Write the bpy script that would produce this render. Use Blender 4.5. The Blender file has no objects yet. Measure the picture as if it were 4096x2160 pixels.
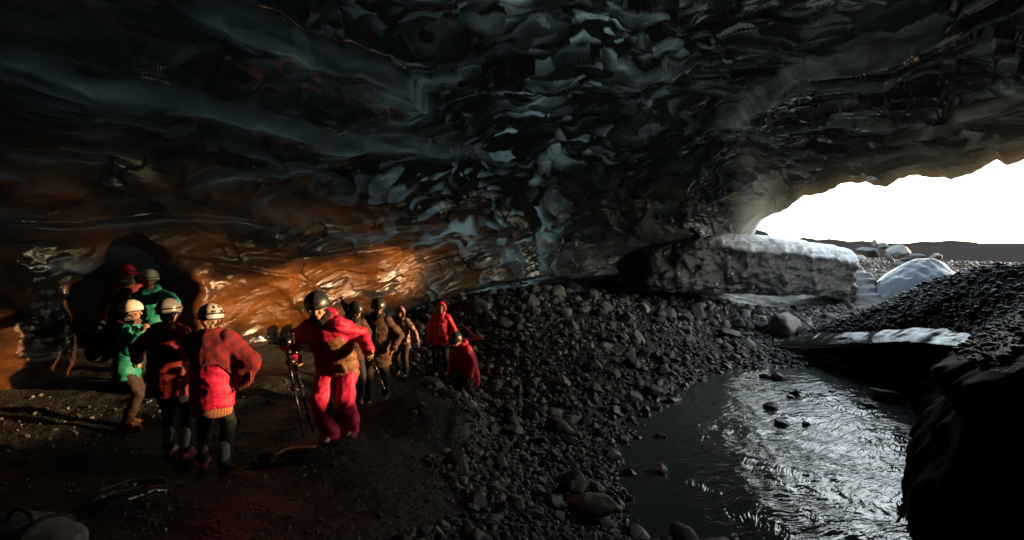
import bpy, math, random
import numpy as np
from mathutils import Vector, Matrix, noise as mnoise
random.seed(7)
RNG = np.random.default_rng(7)
SC = bpy.context.scene
COL = SC.collection
H = 3.3                      # eye height above the stream
PITCH = math.radians(2.97)
def R(a): return math.radians(a)
# ---------------------------------------------------------------- picture <-> place
def ray(px, py):
    u = (px-1288)/1288; v = (679-py)/1288
    c, s = math.cos(PITCH), math.sin(PITCH)
    return (u, c+v*s, -s+v*c)
def at(px, py, Y):
    d = ray(px, py); k = Y/d[1]
    return np.array((d[0]*k, Y, H+d[2]*k))
def atz(px, py, z):
    d = ray(px, py); k = (z-H)/d[2]
    return np.array((d[0]*k, d[1]*k, z))
def project(P):
    P = np.asarray(P, float); x, y, z = P[..., 0], P[..., 1], P[..., 2]-H
    c, s = math.cos(PITCH), math.sin(PITCH)
    w = y*c - z*s; w = np.where(w < .05, .05, w)
    return 1288+1288*x/w, 679-1288*(y*s+z*c)/w, w
# ---------------------------------------------------------------- noise
_PERM = RNG.permutation(4096).astype(np.int64)
_GRAD = RNG.normal(size=(4096, 3)); _GRAD /= np.linalg.norm(_GRAD, axis=1)[:, None]
_RND = RNG.random((4096, 4))
def _h(i, j, k):
    return _PERM[(_PERM[(_PERM[i & 4095]+j) & 4095]+k) & 4095]
def pnoise(P):
    P = np.asarray(P, float); I = np.floor(P).astype(np.int64); F = P-I
    W = F*F*F*(F*(F*6-15)+10); out = np.zeros(P.shape[:-1])
    for a in (0, 1):
        wa = W[..., 0] if a else 1-W[..., 0]
        for b in (0, 1):
            wb = W[..., 1] if b else 1-W[..., 1]
            for c in (0, 1):
                wc = W[..., 2] if c else 1-W[..., 2]
                g = _GRAD[_h(I[..., 0]+a, I[..., 1]+b, I[..., 2]+c)]
                out += wa*wb*wc*(g[..., 0]*(F[..., 0]-a)+g[..., 1]*(F[..., 1]-b)+g[..., 2]*(F[..., 2]-c))
    return out*1.5
def fbm(P, n=4, gain=.5):
    P = np.asarray(P, float); s = 0; a = 1.
    for i in range(n):
        s = s+a*pnoise(P+17.3*i); P = P*2.03; a *= gain
    return s
def worley(P):
    """distance to the nearest and second nearest jittered point"""
    I = np.floor(P).astype(np.int64); f1 = np.full(P.shape[:-1], 9.); f2 = f1.copy()
    for a in (-1, 0, 1):
        for b in (-1, 0, 1):
            for c in (-1, 0, 1):
                J = I+np.array((a, b, c)); r = _RND[_h(J[..., 0], J[..., 1], J[..., 2])][..., :3]
                d = np.sqrt(((J+r-P)**2).sum(-1))
                n1 = np.minimum(f1, d); f2 = np.minimum(f2, np.maximum(f1, d)); f1 = n1
    return f1, f2
def scales(P, dirm):
    """overlapping scallops: every cell tilts one way, with a step at its far rim"""
    I = np.floor(P).astype(np.int64); f1 = np.full(P.shape[:-1], 9.); off = np.zeros(P.shape); rn = np.zeros(P.shape[:-1])
    for a in (-1, 0, 1):
        for b in (-1, 0, 1):
            for c in (-1, 0, 1):
                J = I+np.array((a, b, c)); r = _RND[_h(J[..., 0], J[..., 1], J[..., 2])]
                o = P-J-r[..., :3]; d = np.sqrt((o**2).sum(-1)); m = d < f1; f1 = np.where(m, d, f1); off = np.where(m[..., None], o, off); rn = np.where(m, r[..., 3], rn)
    t = np.clip(off@dirm, -1, 1); return t*.75+.55*(f1*f1-.3), t, rn
def sstep(a, b, x):
    t = np.clip((x-a)/(b-a), 0, 1); return t*t*(3-2*t)
# ---------------------------------------------------------------- meshes
def mesh(name, V, F, mat=None, parent=None, smooth=True, attrs=None, midx=None, link=True):
    me = bpy.data.meshes.new(name)
    V = np.asarray(V, np.float32)
    if isinstance(F, np.ndarray):
        n, k = F.shape
        me.vertices.add(len(V)); me.vertices.foreach_set('co', V.ravel())
        me.loops.add(n*k); me.loops.foreach_set('vertex_index', F.astype(np.int32).ravel())
        me.polygons.add(n); me.polygons.foreach_set('loop_start', np.arange(0, n*k, k, dtype=np.int32))
        me.update(calc_edges=True)
    else:
        me.from_pydata(V.tolist(), [], [list(f) for f in F]); me.update()
    me.polygons.foreach_set('use_smooth', np.full(len(me.polygons), smooth, dtype=bool))
    for m in (mat if isinstance(mat, (list, tuple)) else [mat]):
        if m: me.materials.append(m)
    if midx is not None: me.polygons.foreach_set('material_index', np.asarray(midx, np.int32))
    for k, a in (attrs or {}).items():
        a = np.asarray(a, np.float32)
        if a.ndim == 1:
            t = me.attributes.new(k, 'FLOAT', 'POINT'); t.data.foreach_set('value', a)
        else:
            t = me.attributes.new(k, 'FLOAT_COLOR', 'POINT')
            t.data.foreach_set('color', np.concatenate([a, np.ones((len(a), 1), np.float32)], 1).ravel())
    me.validate()
    o = bpy.data.objects.new(name, me)
    if link: COL.objects.link(o)
    if parent: o.parent = parent
    return o
def grid_faces(nu, nv, closed_u=False):
    iu = np.arange(nu if closed_u else nu-1); iv = np.arange(nv-1)
    A, B = np.meshgrid(iu, iv, indexing='ij'); A2 = (A+1) % nu
    return np.stack([A*nv+B, A2*nv+B, A2*nv+B+1, A*nv+B+1], -1).reshape(-1, 4)
def tag(o, label=None, cat=None, group=None, kind=None):
    for k, v in (('label', label), ('category', cat), ('group', group), ('kind', kind)):
        if v: o[k] = v
    return o
def empty(name, loc=(0, 0, 0), rz=0):
    o = bpy.data.objects.new(name, None); COL.objects.link(o); o.location = loc; o.rotation_euler = (0, 0, rz)
    o.empty_display_size = .1
    return o
# primitives as (verts, faces-list); joined by join()
def join(parts):
    V = []; F = []; n = 0
    for v, f in parts:
        V.append(np.asarray(v, float)); F += [tuple(i+n for i in q) for q in f]; n += len(v)
    return np.concatenate(V), F
def nrm(v):
    v = np.asarray(v, float); l = np.linalg.norm(v); return v/l if l > 1e-9 else v
def frame(d, hint=(0, 0, 1)):
    d = nrm(d); h = np.asarray(hint, float)
    if abs(np.dot(d, nrm(h))) > .97: h = np.array((0, 1., 0)) if abs(d[1]) < .9 else np.array((1., 0, 0))
    x = nrm(np.cross(h, d)); y = np.cross(d, x); return x, y, d
def loft(rings, hint=(0, 0, 1), n=16, cap=True):
    """rings: (centre, rx, ry, axis x, axis y)"""
    V = []; F = []; a = np.linspace(0, 2*np.pi, n, endpoint=False)
    for c, rx, ry, ax, ay in rings:
        V.append(np.asarray(c)+np.outer(np.cos(a)*rx, ax)+np.outer(np.sin(a)*ry, ay))
    m = len(rings)
    for i in range(m-1):
        for j in range(n):
            k = (j+1) % n; F.append((i*n+j, i*n+k, (i+1)*n+k, (i+1)*n+j))
    if cap: F.append(tuple(range(n-1, -1, -1))); F.append(tuple((m-1)*n+j for j in range(n)))
    return np.concatenate(V), F
def capsule(p0, r0, p1, r1, n=14, m=4):
    p0, p1 = np.asarray(p0, float), np.asarray(p1, float)
    if np.linalg.norm(p1-p0) < 1e-6: p1 = p0+np.array((0, 0, 1e-4))
    x, y, d = frame(p1-p0); rings = []
    for i in range(m):
        t = (i+.35)/m*np.pi/2; rings.append((p0-d*r0*math.cos(t), r0*math.sin(t), r0*math.sin(t), x, y))
    rings.append((p0, r0, r0, x, y)); rings.append((p1, r1, r1, x, y))
    for i in range(m-1, -1, -1):
        t = (i+.35)/m*np.pi/2; rings.append((p1+d*r1*math.cos(t), r1*math.sin(t), r1*math.sin(t), x, y))
    return loft(rings, n=n)
def tube(pts, r, n=8):
    pts = [np.asarray(p, float) for p in pts]; rings = []
    rr = r if isinstance(r, (list, tuple)) else [r]*len(pts)
    px = None
    for i, p in enumerate(pts):
        d = pts[min(i+1, len(pts)-1)]-pts[max(i-1, 0)]
        x, y, d = frame(d, px if px is not None else (0, 0, 1))
        if px is not None:
            x, y, d = frame(d, px); 
        px = y; rings.append((p, rr[i], rr[i], x, y))
    return loft(rings, n=n)
def ellipsoid(c, rad, axes=None, n=18, m=12):
    V = []; F = []; A = np.eye(3) if axes is None else np.asarray(axes, float)
    for i in range(m+1):
        t = np.pi*(i if 0 < i < m else (i+.02 if i == 0 else i-.02))/m
        for j in range(n):
            a = 2*np.pi*j/n
            l = np.array((math.sin(t)*math.cos(a)*rad[0], math.sin(t)*math.sin(a)*rad[1], math.cos(t)*rad[2]))
            V.append(np.asarray(c)+l@A)
    for i in range(m):
        for j in range(n):
            k = (j+1) % n; F.append((i*n+j, (i+1)*n+j, (i+1)*n+k, i*n+k))
    F.append(tuple(range(n))); F.append(tuple(m*n+j for j in range(n-1, -1, -1)))
    return np.array(V), F
def box(c, s, axes=None):
    A = np.eye(3) if axes is None else np.asarray(axes, float); V = []
    for i in (-1, 1):
        for j in (-1, 1):
            for k in (-1, 1): V.append(np.asarray(c)+np.array((i*s[0]/2, j*s[1]/2, k*s[2]/2))@A)
    return np.array(V), [(0, 1, 3, 2), (4, 6, 7, 5), (0, 4, 5, 1), (2, 3, 7, 6), (0, 2, 6, 4), (1, 5, 7, 3)]
def baked(parts, voxel, smooth=6, fac=.5, extra=None):
    """one continuous closed surface round all the primitives -> verts, quads"""
    V, F = join(parts)
    o = mesh('bake', V, F, None)
    m = o.modifiers.new('r', 'REMESH'); m.mode = 'VOXEL'; m.voxel_size = voxel
    if smooth:
        m = o.modifiers.new('s', 'SMOOTH'); m.factor = fac; m.iterations = smooth
    dg = bpy.context.evaluated_depsgraph_get(); me = bpy.data.meshes.new_from_object(o.evaluated_get(dg))
    V = np.empty(len(me.vertices)*3, np.float32); me.vertices.foreach_get('co', V)
    N = np.empty(len(me.vertices)*3, np.float32); me.vertices.foreach_get('normal', N)
    F = [tuple(p.vertices) for p in me.polygons]
    old = o.data; bpy.data.objects.remove(o); bpy.data.meshes.remove(old); bpy.data.meshes.remove(me)
    V = V.reshape(-1, 3).astype(float); N = N.reshape(-1, 3).astype(float)
    if all(len(f) == 4 for f in F): F = np.array(F)
    return V, F, N
# ---------------------------------------------------------------- materials
class NT:
    def __init__(s, name):
        s.m = bpy.data.materials.new(name); s.m.use_nodes = True; s.t = s.m.node_tree; s.t.nodes.clear()
        s.out = s.t.nodes.new('ShaderNodeOutputMaterial')
    def n(s, typ, ins=None, **kw):
        nd = s.t.nodes.new('ShaderNode'+typ)
        for k, v in kw.items(): setattr(nd, k, v)
        for k, v in (ins or {}).items(): s.set(nd.inputs[k], v)
        return nd
    def set(s, sock, v):
        if isinstance(v, bpy.types.NodeSocket): s.t.links.new(v, sock)
        elif isinstance(v, bpy.types.Node): s.t.links.new(v.outputs[0], sock)
        else:
            if sock.type == 'RGBA' and len(v) == 3: v = (*v, 1)
            sock.default_value = v
    def math(s, op, a, b=0., clamp=False): return s.n('Math', {0: a, 1: b}, operation=op, use_clamp=clamp).outputs[0]
    def mix(s, f, a, b, blend='MIX'):
        nd = s.n('Mix', data_type='RGBA', blend_type=blend)
        s.set(nd.inputs[0], f); s.set(nd.inputs[6], a); s.set(nd.inputs[7], b); return nd.outputs[2]
    def ramp(s, f, pts, interp='LINEAR'):
        nd = s.n('ValToRGB', {0: f}); e = nd.color_ramp; e.interpolation = interp
        while len(e.elements) < len(pts): e.elements.new(.5)
        for el, (p, c) in zip(e.elements, pts):
            el.position = p; el.color = (c, c, c, 1) if not hasattr(c, '__len__') else (*c, 1)
        return nd.outputs[0]
    def pos(s): return s.n('NewGeometry').outputs['Position']
    def obj(s): return s.n('TexCoord').outputs['Object']
    def map(s, v, scale=(1, 1, 1), rot=(0, 0, 0), loc=(0, 0, 0)): return s.n('Mapping', {0: v, 1: loc, 2: rot, 3: scale}).outputs[0]
    def noise(s, v, scale, detail=3, rough=.5, dist=0.): return s.n('TexNoise', {'Vector': v, 'Scale': scale, 'Detail': detail, 'Roughness': rough, 'Distortion': dist}).outputs[0]
    def bump(s, h, dist, strength=1., normal=None):
        i = {'Height': h, 'Distance': dist, 'Strength': strength}
        if normal is not None: i['Normal'] = normal
        return s.n('Bump', i).outputs[0]
    def attr(s, name, out='Fac'): return s.n('Attribute', attribute_name=name).outputs[out]
    def bsdf(s, **kw):
        nd = s.n('BsdfPrincipled')
        for k, v in kw.items(): s.set(nd.inputs[k.replace('_', ' ')], v)
        return nd.outputs[0]
    def done(s, sh):
        s.t.links.new(sh, s.out.inputs[0]); return s.m
def fabric(name, col, rough=.75, bump=.004, scale=60, sheen=.0, spec=.3, var=.25):
    t = NT(name); p = t.obj()
    n1 = t.noise(p, 9, 3); c = t.mix(t.ramp(n1, [(.3, 0.), (.7, 1.)]), tuple(x*(1-var) for x in col), tuple(min(1, x*(1+var*.6)) for x in col))
    b = t.bump(t.noise(t.map(p, (1, 1, 1.6)), scale, 3), bump, .6)
    b = t.bump(t.noise(t.map(p, (1, 1, 2.2)), 14, 2), .012, .5, b)
    return t.done(t.bsdf(Base_Color=c, Roughness=rough, Normal=b, Specular_IOR_Level=spec, Sheen_Weight=sheen))
def plain(name, col, rough=.4, metal=0., spec=.5, bump=0.):
    t = NT(name); p = t.obj(); n = t.noise(p, 30, 3)
    c = t.mix(n, tuple(x*.8 for x in col), tuple(min(1, x*1.15) for x in col))
    kw = dict(Base_Color=c, Roughness=t.math('ADD', t.math('MULTIPLY', n, .2), rough-.1), Metallic=metal, Specular_IOR_Level=spec)
    if bump: kw['Normal'] = t.bump(n, bump)
    return t.done(t.bsdf(**kw))
EXPOSURE = 2.25
# ================================================================ camera, sky, sun
cam = bpy.data.cameras.new('camera'); cam.sensor_width = 36; cam.lens = 18; cam.clip_end = 20000; cam.clip_start = .05
co = bpy.data.objects.new('camera', cam); COL.objects.link(co); co.location = (0, 0, H); co.rotation_euler = (math.pi/2-PITCH, 0, 0)
SC.camera = co
SUN_AZ, SUN_EL = R(84), R(8)
w = bpy.data.worlds.new('World'); SC.world = w; w.use_nodes = True; nt = w.node_tree; nt.nodes.clear()
sky = nt.nodes.new('ShaderNodeTexSky'); sky.sky_type = 'NISHITA'; sky.sun_disc = False
sky.sun_elevation = SUN_EL; sky.sun_rotation = SUN_AZ; sky.air_density = 1.0; sky.dust_density = 2.0
bg = nt.nodes.new('ShaderNodeBackground'); bg.inputs[1].default_value = .15
ow = nt.nodes.new('ShaderNodeOutputWorld'); gm_ = nt.nodes.new('ShaderNodeGamma'); gm_.inputs[1].default_value = .5; nt.links.new(sky.outputs[0], gm_.inputs[0]); ml_ = nt.nodes.new('ShaderNodeVectorMath'); ml_.operation = 'MULTIPLY'; ml_.inputs[1].default_value = (3.5, 3.6, 3.6); nt.links.new(gm_.outputs[0], ml_.inputs[0]); nt.links.new(ml_.outputs[0], bg.inputs[0]); nt.links.new(bg.outputs[0], ow.inputs[0])
sl = bpy.data.lights.new('sun', 'SUN'); sl.energy = 2.5; sl.angle = R(.9); sl.color = (1, .60, .29)
so = bpy.data.objects.new('sun', sl); COL.objects.link(so)
sd = Vector((math.sin(SUN_AZ)*math.cos(SUN_EL), math.cos(SUN_AZ)*math.cos(SUN_EL), math.sin(SUN_EL)))
so.rotation_euler = sd.to_track_quat('Z', 'Y').to_euler(); so.location = (30, 5, 8)
SC.view_settings.view_transform = 'Standard'; SC.view_settings.look = 'None'; SC.view_settings.exposure = EXPOSURE; SC.view_settings.gamma = 1
SC.cycles.use_denoising = True; SC.cycles.max_bounces = 10; SC.cycles.diffuse_bounces = 5; SC.cycles.glossy_bounces = 4; SC.cycles.transmission_bounces = 6
SC.cycles.sample_clamp_indirect = 6; SC.cycles.caustics_reflective = False; SC.cycles.caustics_refractive = False
# ================================================================ ground
CP = [at(540, 1190, 5.2), at(440, 1160, 5.5), at(310, 1080, 6.4), (-5.6, 7.4, 1.2), (-4.9, 7.1, 1.12), (-6.6, 10, 1.3), (-7.5, 6, 1.3), (-7.5, 3, 1.4),
      at(855, 1112, 5.6), at(955, 1018, 8.67), at(1030, 955, 11.7), at(1125, 950, 12.), (-1., 9.5, .28), at(700, 930, 8.5), at(640, 905, 9.7), at(900, 860, 12.5),
      at(1300, 1000, 10), at(1300, 1100, 7.65), at(1400, 1250, 5.85), at(1450, 1350, 4.7), at(1200, 1300, 4.5), at(900, 1358, 3.6), at(300, 1300, 3.7),
      at(1300, 760, 15.2), at(1500, 748, 17), at(1800, 765, 18.5), at(2000, 775, 19.5), at(1250, 850, 13), at(1500, 850, 14), at(1800, 840, 16.5), at(1950, 855, 16.3),
      at(1600, 930, 11.8), (1.8, 4.6, .55), (0, 0, 1.65), (-4, 0, 1.6), (3.5, -3, 1.3), (0, -5, 1.7), (-6, -3, 1.7),
      (3., 4.5, -.35), (3., 2.5, -.3), (3.4, 0, -.1), (3.2, 6.4, -.4), (4.2, 8.6, -.4), (5.3, 10.4, -.35), (7, 12.2, -.3), (6.5, 9.8, -.4), (4.8, 7.4, -.4), (8.2, 12.6, -.25),
      (10, 12, .3), (10, 8, .2), (8, 5, .2), (14, 9, 1.2), (14, 14, 1.2), (12.5, 17.5, .9), (11, 20, 1.), (15, 22, 1.45), (20, 20, 1.9), (20, 10, 1.6), (10, 27, 1.8), (20, 28, 2.), (4, 24, 1.8), (-8, 20, 1.6), (24, 4, 1.6), (16, 2, 1.5)]
for q in ((1712, 985), (1600, 1075), (1562, 1130), (1560, 1220), (1585, 1310), (1640, 1380), (1830, 938), (1980, 928), (2120, 932)): CP.append(atz(*q, -.04))
for q in ((1640, 955), (1530, 1060), (1490, 1130), (1490, 1230), (1510, 1330), (1810, 905), (1980, 898)): CP.append(atz(*q, .16))
CP = np.array([np.asarray(c, float) for c in CP])
def _fit(C):
    D = np.linalg.norm(C[:, None, :2]-C[None, :, :2], axis=-1); n = len(C)
    A = np.zeros((n+3, n+3)); A[:n, :n] = D-np.eye(n)*.02; A[:n, n] = 1; A[:n, n+1:] = C[:, :2]; A[n, :n] = 1; A[n+1:, :n] = C[:, :2].T
    return np.linalg.solve(A, np.concatenate([C[:, 2], np.zeros(3)]))
CW = _fit(CP)
def zg0(x, y):
    x = np.asarray(x, float); y = np.asarray(y, float); z = CW[len(CP)]+CW[len(CP)+1]*x+CW[len(CP)+2]*y
    for c, w_ in zip(CP, CW[:len(CP)]): z = z+w_*np.sqrt((x-c[0])**2+(y-c[1])**2+.02)
    return z
def zg(x, y, detail=True):
    x = np.asarray(x, float); y = np.asarray(y, float)
    z = np.clip(zg0(np.clip(x, -16, 26), np.clip(y, -9, 32)), -.6, 2.6)
    # earth ledge before the stooping walker
    lx = sstep(-.36, -.62, x+.12*pnoise(np.stack([y*2, x*0, x*0], -1)))*sstep(-2.6, -1.3, x); ly = sstep(6.2, 7.4, y)*sstep(8.35, 8.0, y+.1*np.sin(x*5))
    z = z+.42*lx*ly
    # outwash plain
    r = np.hypot(x, y-4); far = sstep(22, 34, r); P = np.stack([x, y, x*0], -1)
    z = z*(1-far)+(1.9+.25*fbm(P*.09, 3)+sstep(150, 900, r)*.6)*far
    z = z+(4.3*sstep(13.6, 15.6, y)+5*sstep(17.6, 20.2, y))*sstep(25.2, 22.6, y)*np.exp(-((x-28.5)/3.2)**4)  # unseen hill, added to keep the sun off the rear gravel and wall
    if detail:
        n = fbm(P*1.3, 4); z = z+n*.05*(1-far)+.02*fbm(P*6, 2)*(1-far)
    return z
HILLS = []
for px, top, Y, wpx in ((2085, 603, 190, 60), (2165, 607, 240, 40), (1890, 580, 120, 18), (2395, 606, 330, 75), (2330, 608, 300, 40), (2020, 600, 170, 35)):
    p = at(px, top, Y); HILLS.append((p[0], p[1], max(1., p[2]-2.3), wpx/1288*Y, 14))
def build_hills(mat):
    for i, (hx, hy, hh, rx, ry) in enumerate(HILLS):
        A_, R_ = np.meshgrid(np.linspace(0, 2*np.pi, 60, endpoint=False), np.linspace(0, 1, 26), indexing='ij')
        x = hx+rx*1.5*R_*np.cos(A_); y = hy+ry*1.6*R_*np.sin(A_); z = 1.2+(hh+1.2)*(np.cos(np.pi*R_)*.5+.5)**.8; z = z+hh*.16*fbm(np.stack([x*4/rx, y*4/rx, x*0+i], -1), 4)*(1-R_)
        o = mesh('hill', np.stack([x, y, z], -1).reshape(-1, 3), grid_faces(60, 26, True), mat); tag(o, kind='structure')
def axis(a, b, st, far_a, far_b):
    m = list(np.arange(a, b+st/2, st)); s = st; v = b; up = []
    while v < far_b: s *= 1.16; v += s; up.append(v)
    s = st; v = a; lo = []
    while v > far_a: s *= 1.22; v -= s; lo.append(v)
    return np.array(lo[::-1]+m+up)
gx = axis(-9, 15, .055, -6000, 9000); gy = axis(2, 23, .055, -4000, 9000)
X, Y = np.meshgrid(gx, gy, indexing='ij'); Z = zg(X, Y)
# ---- ground material: dark wet volcanic grit, paler dry gravel outside
t = NT('volcanic_ground'); p = t.pos()
n1 = t.noise(p, 1.1, 4); n2 = t.noise(p, 26, 4, .65); vo = t.n('TexVoronoi', {'Vector': p, 'Scale': 22.}, feature='F1')
vr = t.n('TexVoronoi', {'Vector': p, 'Scale': 22.}, feature='F1').outputs['Color']
c = t.mix(n2, (.005, .0045, .004), (.018, .016, .014)); far_ = t.ramp(t.math('MULTIPLY', t.n('VectorMath', {0: p}, operation='LENGTH').outputs[1], .02), [(.40, 0.), (.75, 1.)]); c = t.mix(far_, c, (.021, .018, .018)); left_shade_ = t.ramp(t.n('SeparateXYZ', {0: p}).outputs[0], [(0., 0.), (1., 1.)]); c = t.mix(t.n('MapRange', {0: t.math('ADD', t.n('SeparateXYZ', {0: p}).outputs[0], t.math('MULTIPLY', n1, 1.2)), 1: -.6, 2: .8}).outputs[0], t.mix(1., c, (.32, .31, .30), 'MULTIPLY'), c); c = t.mix(t.math('MULTIPLY', t.ramp(vr, [(.55, 0.), (.8, 1.)]), .6), c, (.035, .033, .03)); c = t.mix(t.ramp(n1, [(.35, 0.), (.65, 1.)]), c, (.03, .025, .02), 'MIX') if False else c  # left floor multiplied darker by x: shade painted into the ground colour
rg = t.ramp(n1, [(.35, .35), (.65, .8)])
n4 = t.noise(p, 6, 5, .7); b = t.bump(n4, .10, .8); b = t.bump(t.ramp(vo.outputs['Distance'], [(.15, 1.), (.5, 0.)]), t.math('MULTIPLY', .03, t.ramp(t.noise(p, 3, 3), [(.45, 0.), (.6, 1.)])), .8, b); b = t.bump(n2, .02, .7, b)
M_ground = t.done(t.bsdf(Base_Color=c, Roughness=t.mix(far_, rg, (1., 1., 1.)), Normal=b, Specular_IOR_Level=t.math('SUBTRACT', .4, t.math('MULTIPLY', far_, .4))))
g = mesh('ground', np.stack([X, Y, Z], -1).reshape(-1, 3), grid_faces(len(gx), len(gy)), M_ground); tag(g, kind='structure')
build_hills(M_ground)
# ================================================================ stream
t = NT('glacial_water'); p = t.map(t.pos(), (1, 1, 1), (0, 0, R(-28)))
pw = t.n('VectorMath', {0: p, 1: t.n('VectorMath', {0: t.n('TexNoise', {'Vector': p, 'Scale': .9, 'Detail': 2.}).outputs['Color'], 1: (.9, .9, 0)}, operation='MULTIPLY').outputs[0]}, operation='ADD').outputs[0]
w1 = t.noise(t.map(pw, (.6, 2.5, 1)), 2.6, 2, .5); w2 = t.noise(t.map(pw, (.65, 2.3, 1)), 9., 2, .5); w3 = t.noise(t.map(pw, (.7, 2., 1)), 19, 1)
calm = t.attr('calm')
b = t.bump(w1, t.math('MULTIPLY', .045, calm)); b = t.bump(w2, t.math('MULTIPLY', .017, calm), 1., b); b = t.bump(w3, t.math('MULTIPLY', .005, calm), 1., b)
c = t.mix(t.noise(p, .5, 3), (.045, .060, .058), (.066, .086, .084))
M_water = t.done(t.bsdf(Base_Color=c, Roughness=.05, IOR=1.33, Normal=b, Specular_IOR_Level=1.))
wx = np.arange(.2, 12.5, .035); wy = np.arange(-3, 16, .035)
X, Y = np.meshgrid(wx, wy, indexing='ij')
ca, sa = math.cos(R(-52)), math.sin(R(-52)); U = X*ca-Y*sa; Wv = X*sa+Y*ca
depth = np.clip(-zg(X, Y, False), -.2, .5); cal = .12+.88*sstep(.08, .36, depth+.05*fbm(np.stack([X, Y, X*0], -1)*.8, 2))
Q = np.stack([U*1.5+.5*pnoise(np.stack([X*.7, Y*.7, X*0], -1)), Wv*3.2, X*0], -1)
Z = .0+(.012*fbm(Q, 3)+.005*fbm(Q*3.1+5, 2))*cal
wv = mesh('water', np.stack([X, Y, Z], -1).reshape(-1, 3), grid_faces(len(wx), len(wy)), M_water, attrs={'calm': cal.ravel()}); tag(wv, kind='structure')
for px, py, Y0, w0, d0 in ((2452, 609.5, 640, 26, 60), (2540, 610.4, 900, 40, 40)):   # far ponds on the plain
    pass
# ================================================================ the glacier: roof, walls, mouth
TH = np.array([-180, -150, -135, -120, -104, -92, -83, -74, -68, -64.6, -61, -52, -47, -38, -30, -22.8, -14, -4.8, 4, 12.5, 20, 25.8, 28.5, 31.5, 37, 44.4, 51, 58, 64, 70, 77, 82, 87, 93, 103, 113, 130, 146, 180.])
RR = np.array([7, 7, 7.1, 7.5, 8.2, 8.2, 8.0, 7.8, 7.6, 7.6, 7.7, 7.9, 8.0, 8.9, 9.7, 10.4, 11.3, 12.2, 13.1, 14.1, 15.3, 16.3, 16.8, 16.5, 15.2, 14., 13.1, 12.4, 12., 11.7, 11.2, 10.6, 9.9, 9., 8.2, 7.6, 7.1, 7.2, 7.])
ZB = np.array([1.2, 1.2, 1.2, 1.2, 1.2, 1.1, 1.1, 1., 1., 1., 1., 1., .9, .8, .8, .9, 1.1, 1.55, 1.72, 1.72, 1.68, 1.75, 3.0, 4.35, 4.75, 4.9, 4.95, 5.05, 5.0, 5.05, 4.95, 4.7, 3.7, 2.3, 1., .8, .9, 1.1, 1.2])
MO = np.array([0]*22+[.4]+[1]*10+[.7, .0]+[0]*4, float)       # 1 = mouth
UC = np.array([0]*15+[.1, .4, 1, 1, 1, 1, 1, .5]+[0]*16, float)  # undercut foot of the rear wall
ZC = 7.35
def sm(th, arr):
    from_ = np.interp(th, TH, arr); e = 2.2
    return (from_+np.interp(th-e, TH, arr, period=360)+np.interp(th+e, TH, arr, period=360))/3
vis = np.linspace(-66, 76, 1180); th = np.concatenate([vis, np.linspace(76, 294, 150)[1:-1]]); th = np.where(th > 180, th-360, th)
ny = 430; tt = np.linspace(0, 1, ny)**1.08
THg, T = np.meshgrid(th, tt, indexing='ij')
Rb, Zb, Mo, Uc = sm(THg, RR), sm(THg, ZB), sm(THg, MO), sm(THg, UC)
PHI = T*np.pi/2*.985; e1 = .8+.2*Mo; e2 = .8+.1*Mo
rho = Rb*np.cos(PHI)**e1; z = Zb+(ZC-Zb)*np.sin(PHI)**e2
foot = (1-T); rho = rho+Uc*1.3*sstep(.03, .0, T)
S, Cc = np.sin(np.radians(THg)), np.cos(np.radians(THg)); CY = 4.
rho = rho+np.interp(THg, [-120, -104, -92, -83, -76, -70, -64.6, -63], [0, .3, .5, .6, .5, .2, 0, 0])*sstep(4.2, 2.6, z)
# side chamber behind the group on the left
jn = fbm(np.stack([THg*.15, z*.8, z*0+3], -1), 3)
ach = sstep(-61.6, -59.2, THg+1.2*jn)*sstep(-46.0, -49.6, THg+2.*jn); top = 3.28-.014*(THg+54)**2+.2*jn
ins = ach*sstep(top+.15, top-.28, z)
rho = rho+3.4*ins
B = np.stack([rho*S, CY+rho*Cc, z], -1)
du = np.gradient(B, axis=0); dv = np.gradient(B, axis=1); N = np.cross(du, dv); N /= np.linalg.norm(N, axis=-1, keepdims=True)+1e-9
cen = np.array((0, 4, 3.)); flip = np.sign(((B-cen)*N).sum(-1, keepdims=True)); N = N*np.where(flip == 0, 1, flip)   # outward, into the ice
# scallops: dishes melted into the ice, sharp rims between them, drawn out along the flow
P = B.copy(); warp = np.stack([fbm(P*.28+3, 2), fbm(P*.28+31, 2), fbm(P*.3+77, 2)], -1)
rearw = sstep(9, 16, B[..., 1])[..., None]
Pa = np.stack([np.radians(THg)*7*.5, rho*1.0, P[..., 2]*1.25], -1)+warp*.9
f1, f2 = worley(Pa*.42); big = f1*f1
edge = sstep(0, .05, T); dm = nrm((.55, -.65, -.5))
zone = .35+.65*sstep(-.2, .3, fbm(P*.22+50, 2)+.35*sstep(7, 12, B[..., 1])*sstep(-4, 0, B[..., 0]))
zl = 1-.8*sstep(-.8, -3.2, B[..., 0])*sstep(3.3, 4.1, B[..., 2])
rearz = sstep(7.5, 11, B[..., 1])*sstep(-5, -1, B[..., 0])
wf = np.stack([pnoise(P*1.7+5), pnoise(P*1.7+25), pnoise(P*1.7+45)], -1)
s1, t1, r1 = scales((Pa+.34*wf)*.6+3, dm); s2, t2, r2 = scales((Pa+.25*warp+.36*wf)*np.array((.8, 1.3, 1.2))*1.25+11, dm); s3, t3, r3 = scales((Pa+.3*warp+.2*wf)*np.array((.8, 1.25, 1.2))*2.9+7, dm)
rimglow = .55*sstep(-.1, .75, t1)**2*sstep(.35, .9, r1)+.75*sstep(-.25, .6, t2)**1.6*sstep(.4, .95, r2)+.6*sstep(-.3, .55, t3)**1.4*sstep(.45, 1., r3)
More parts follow.
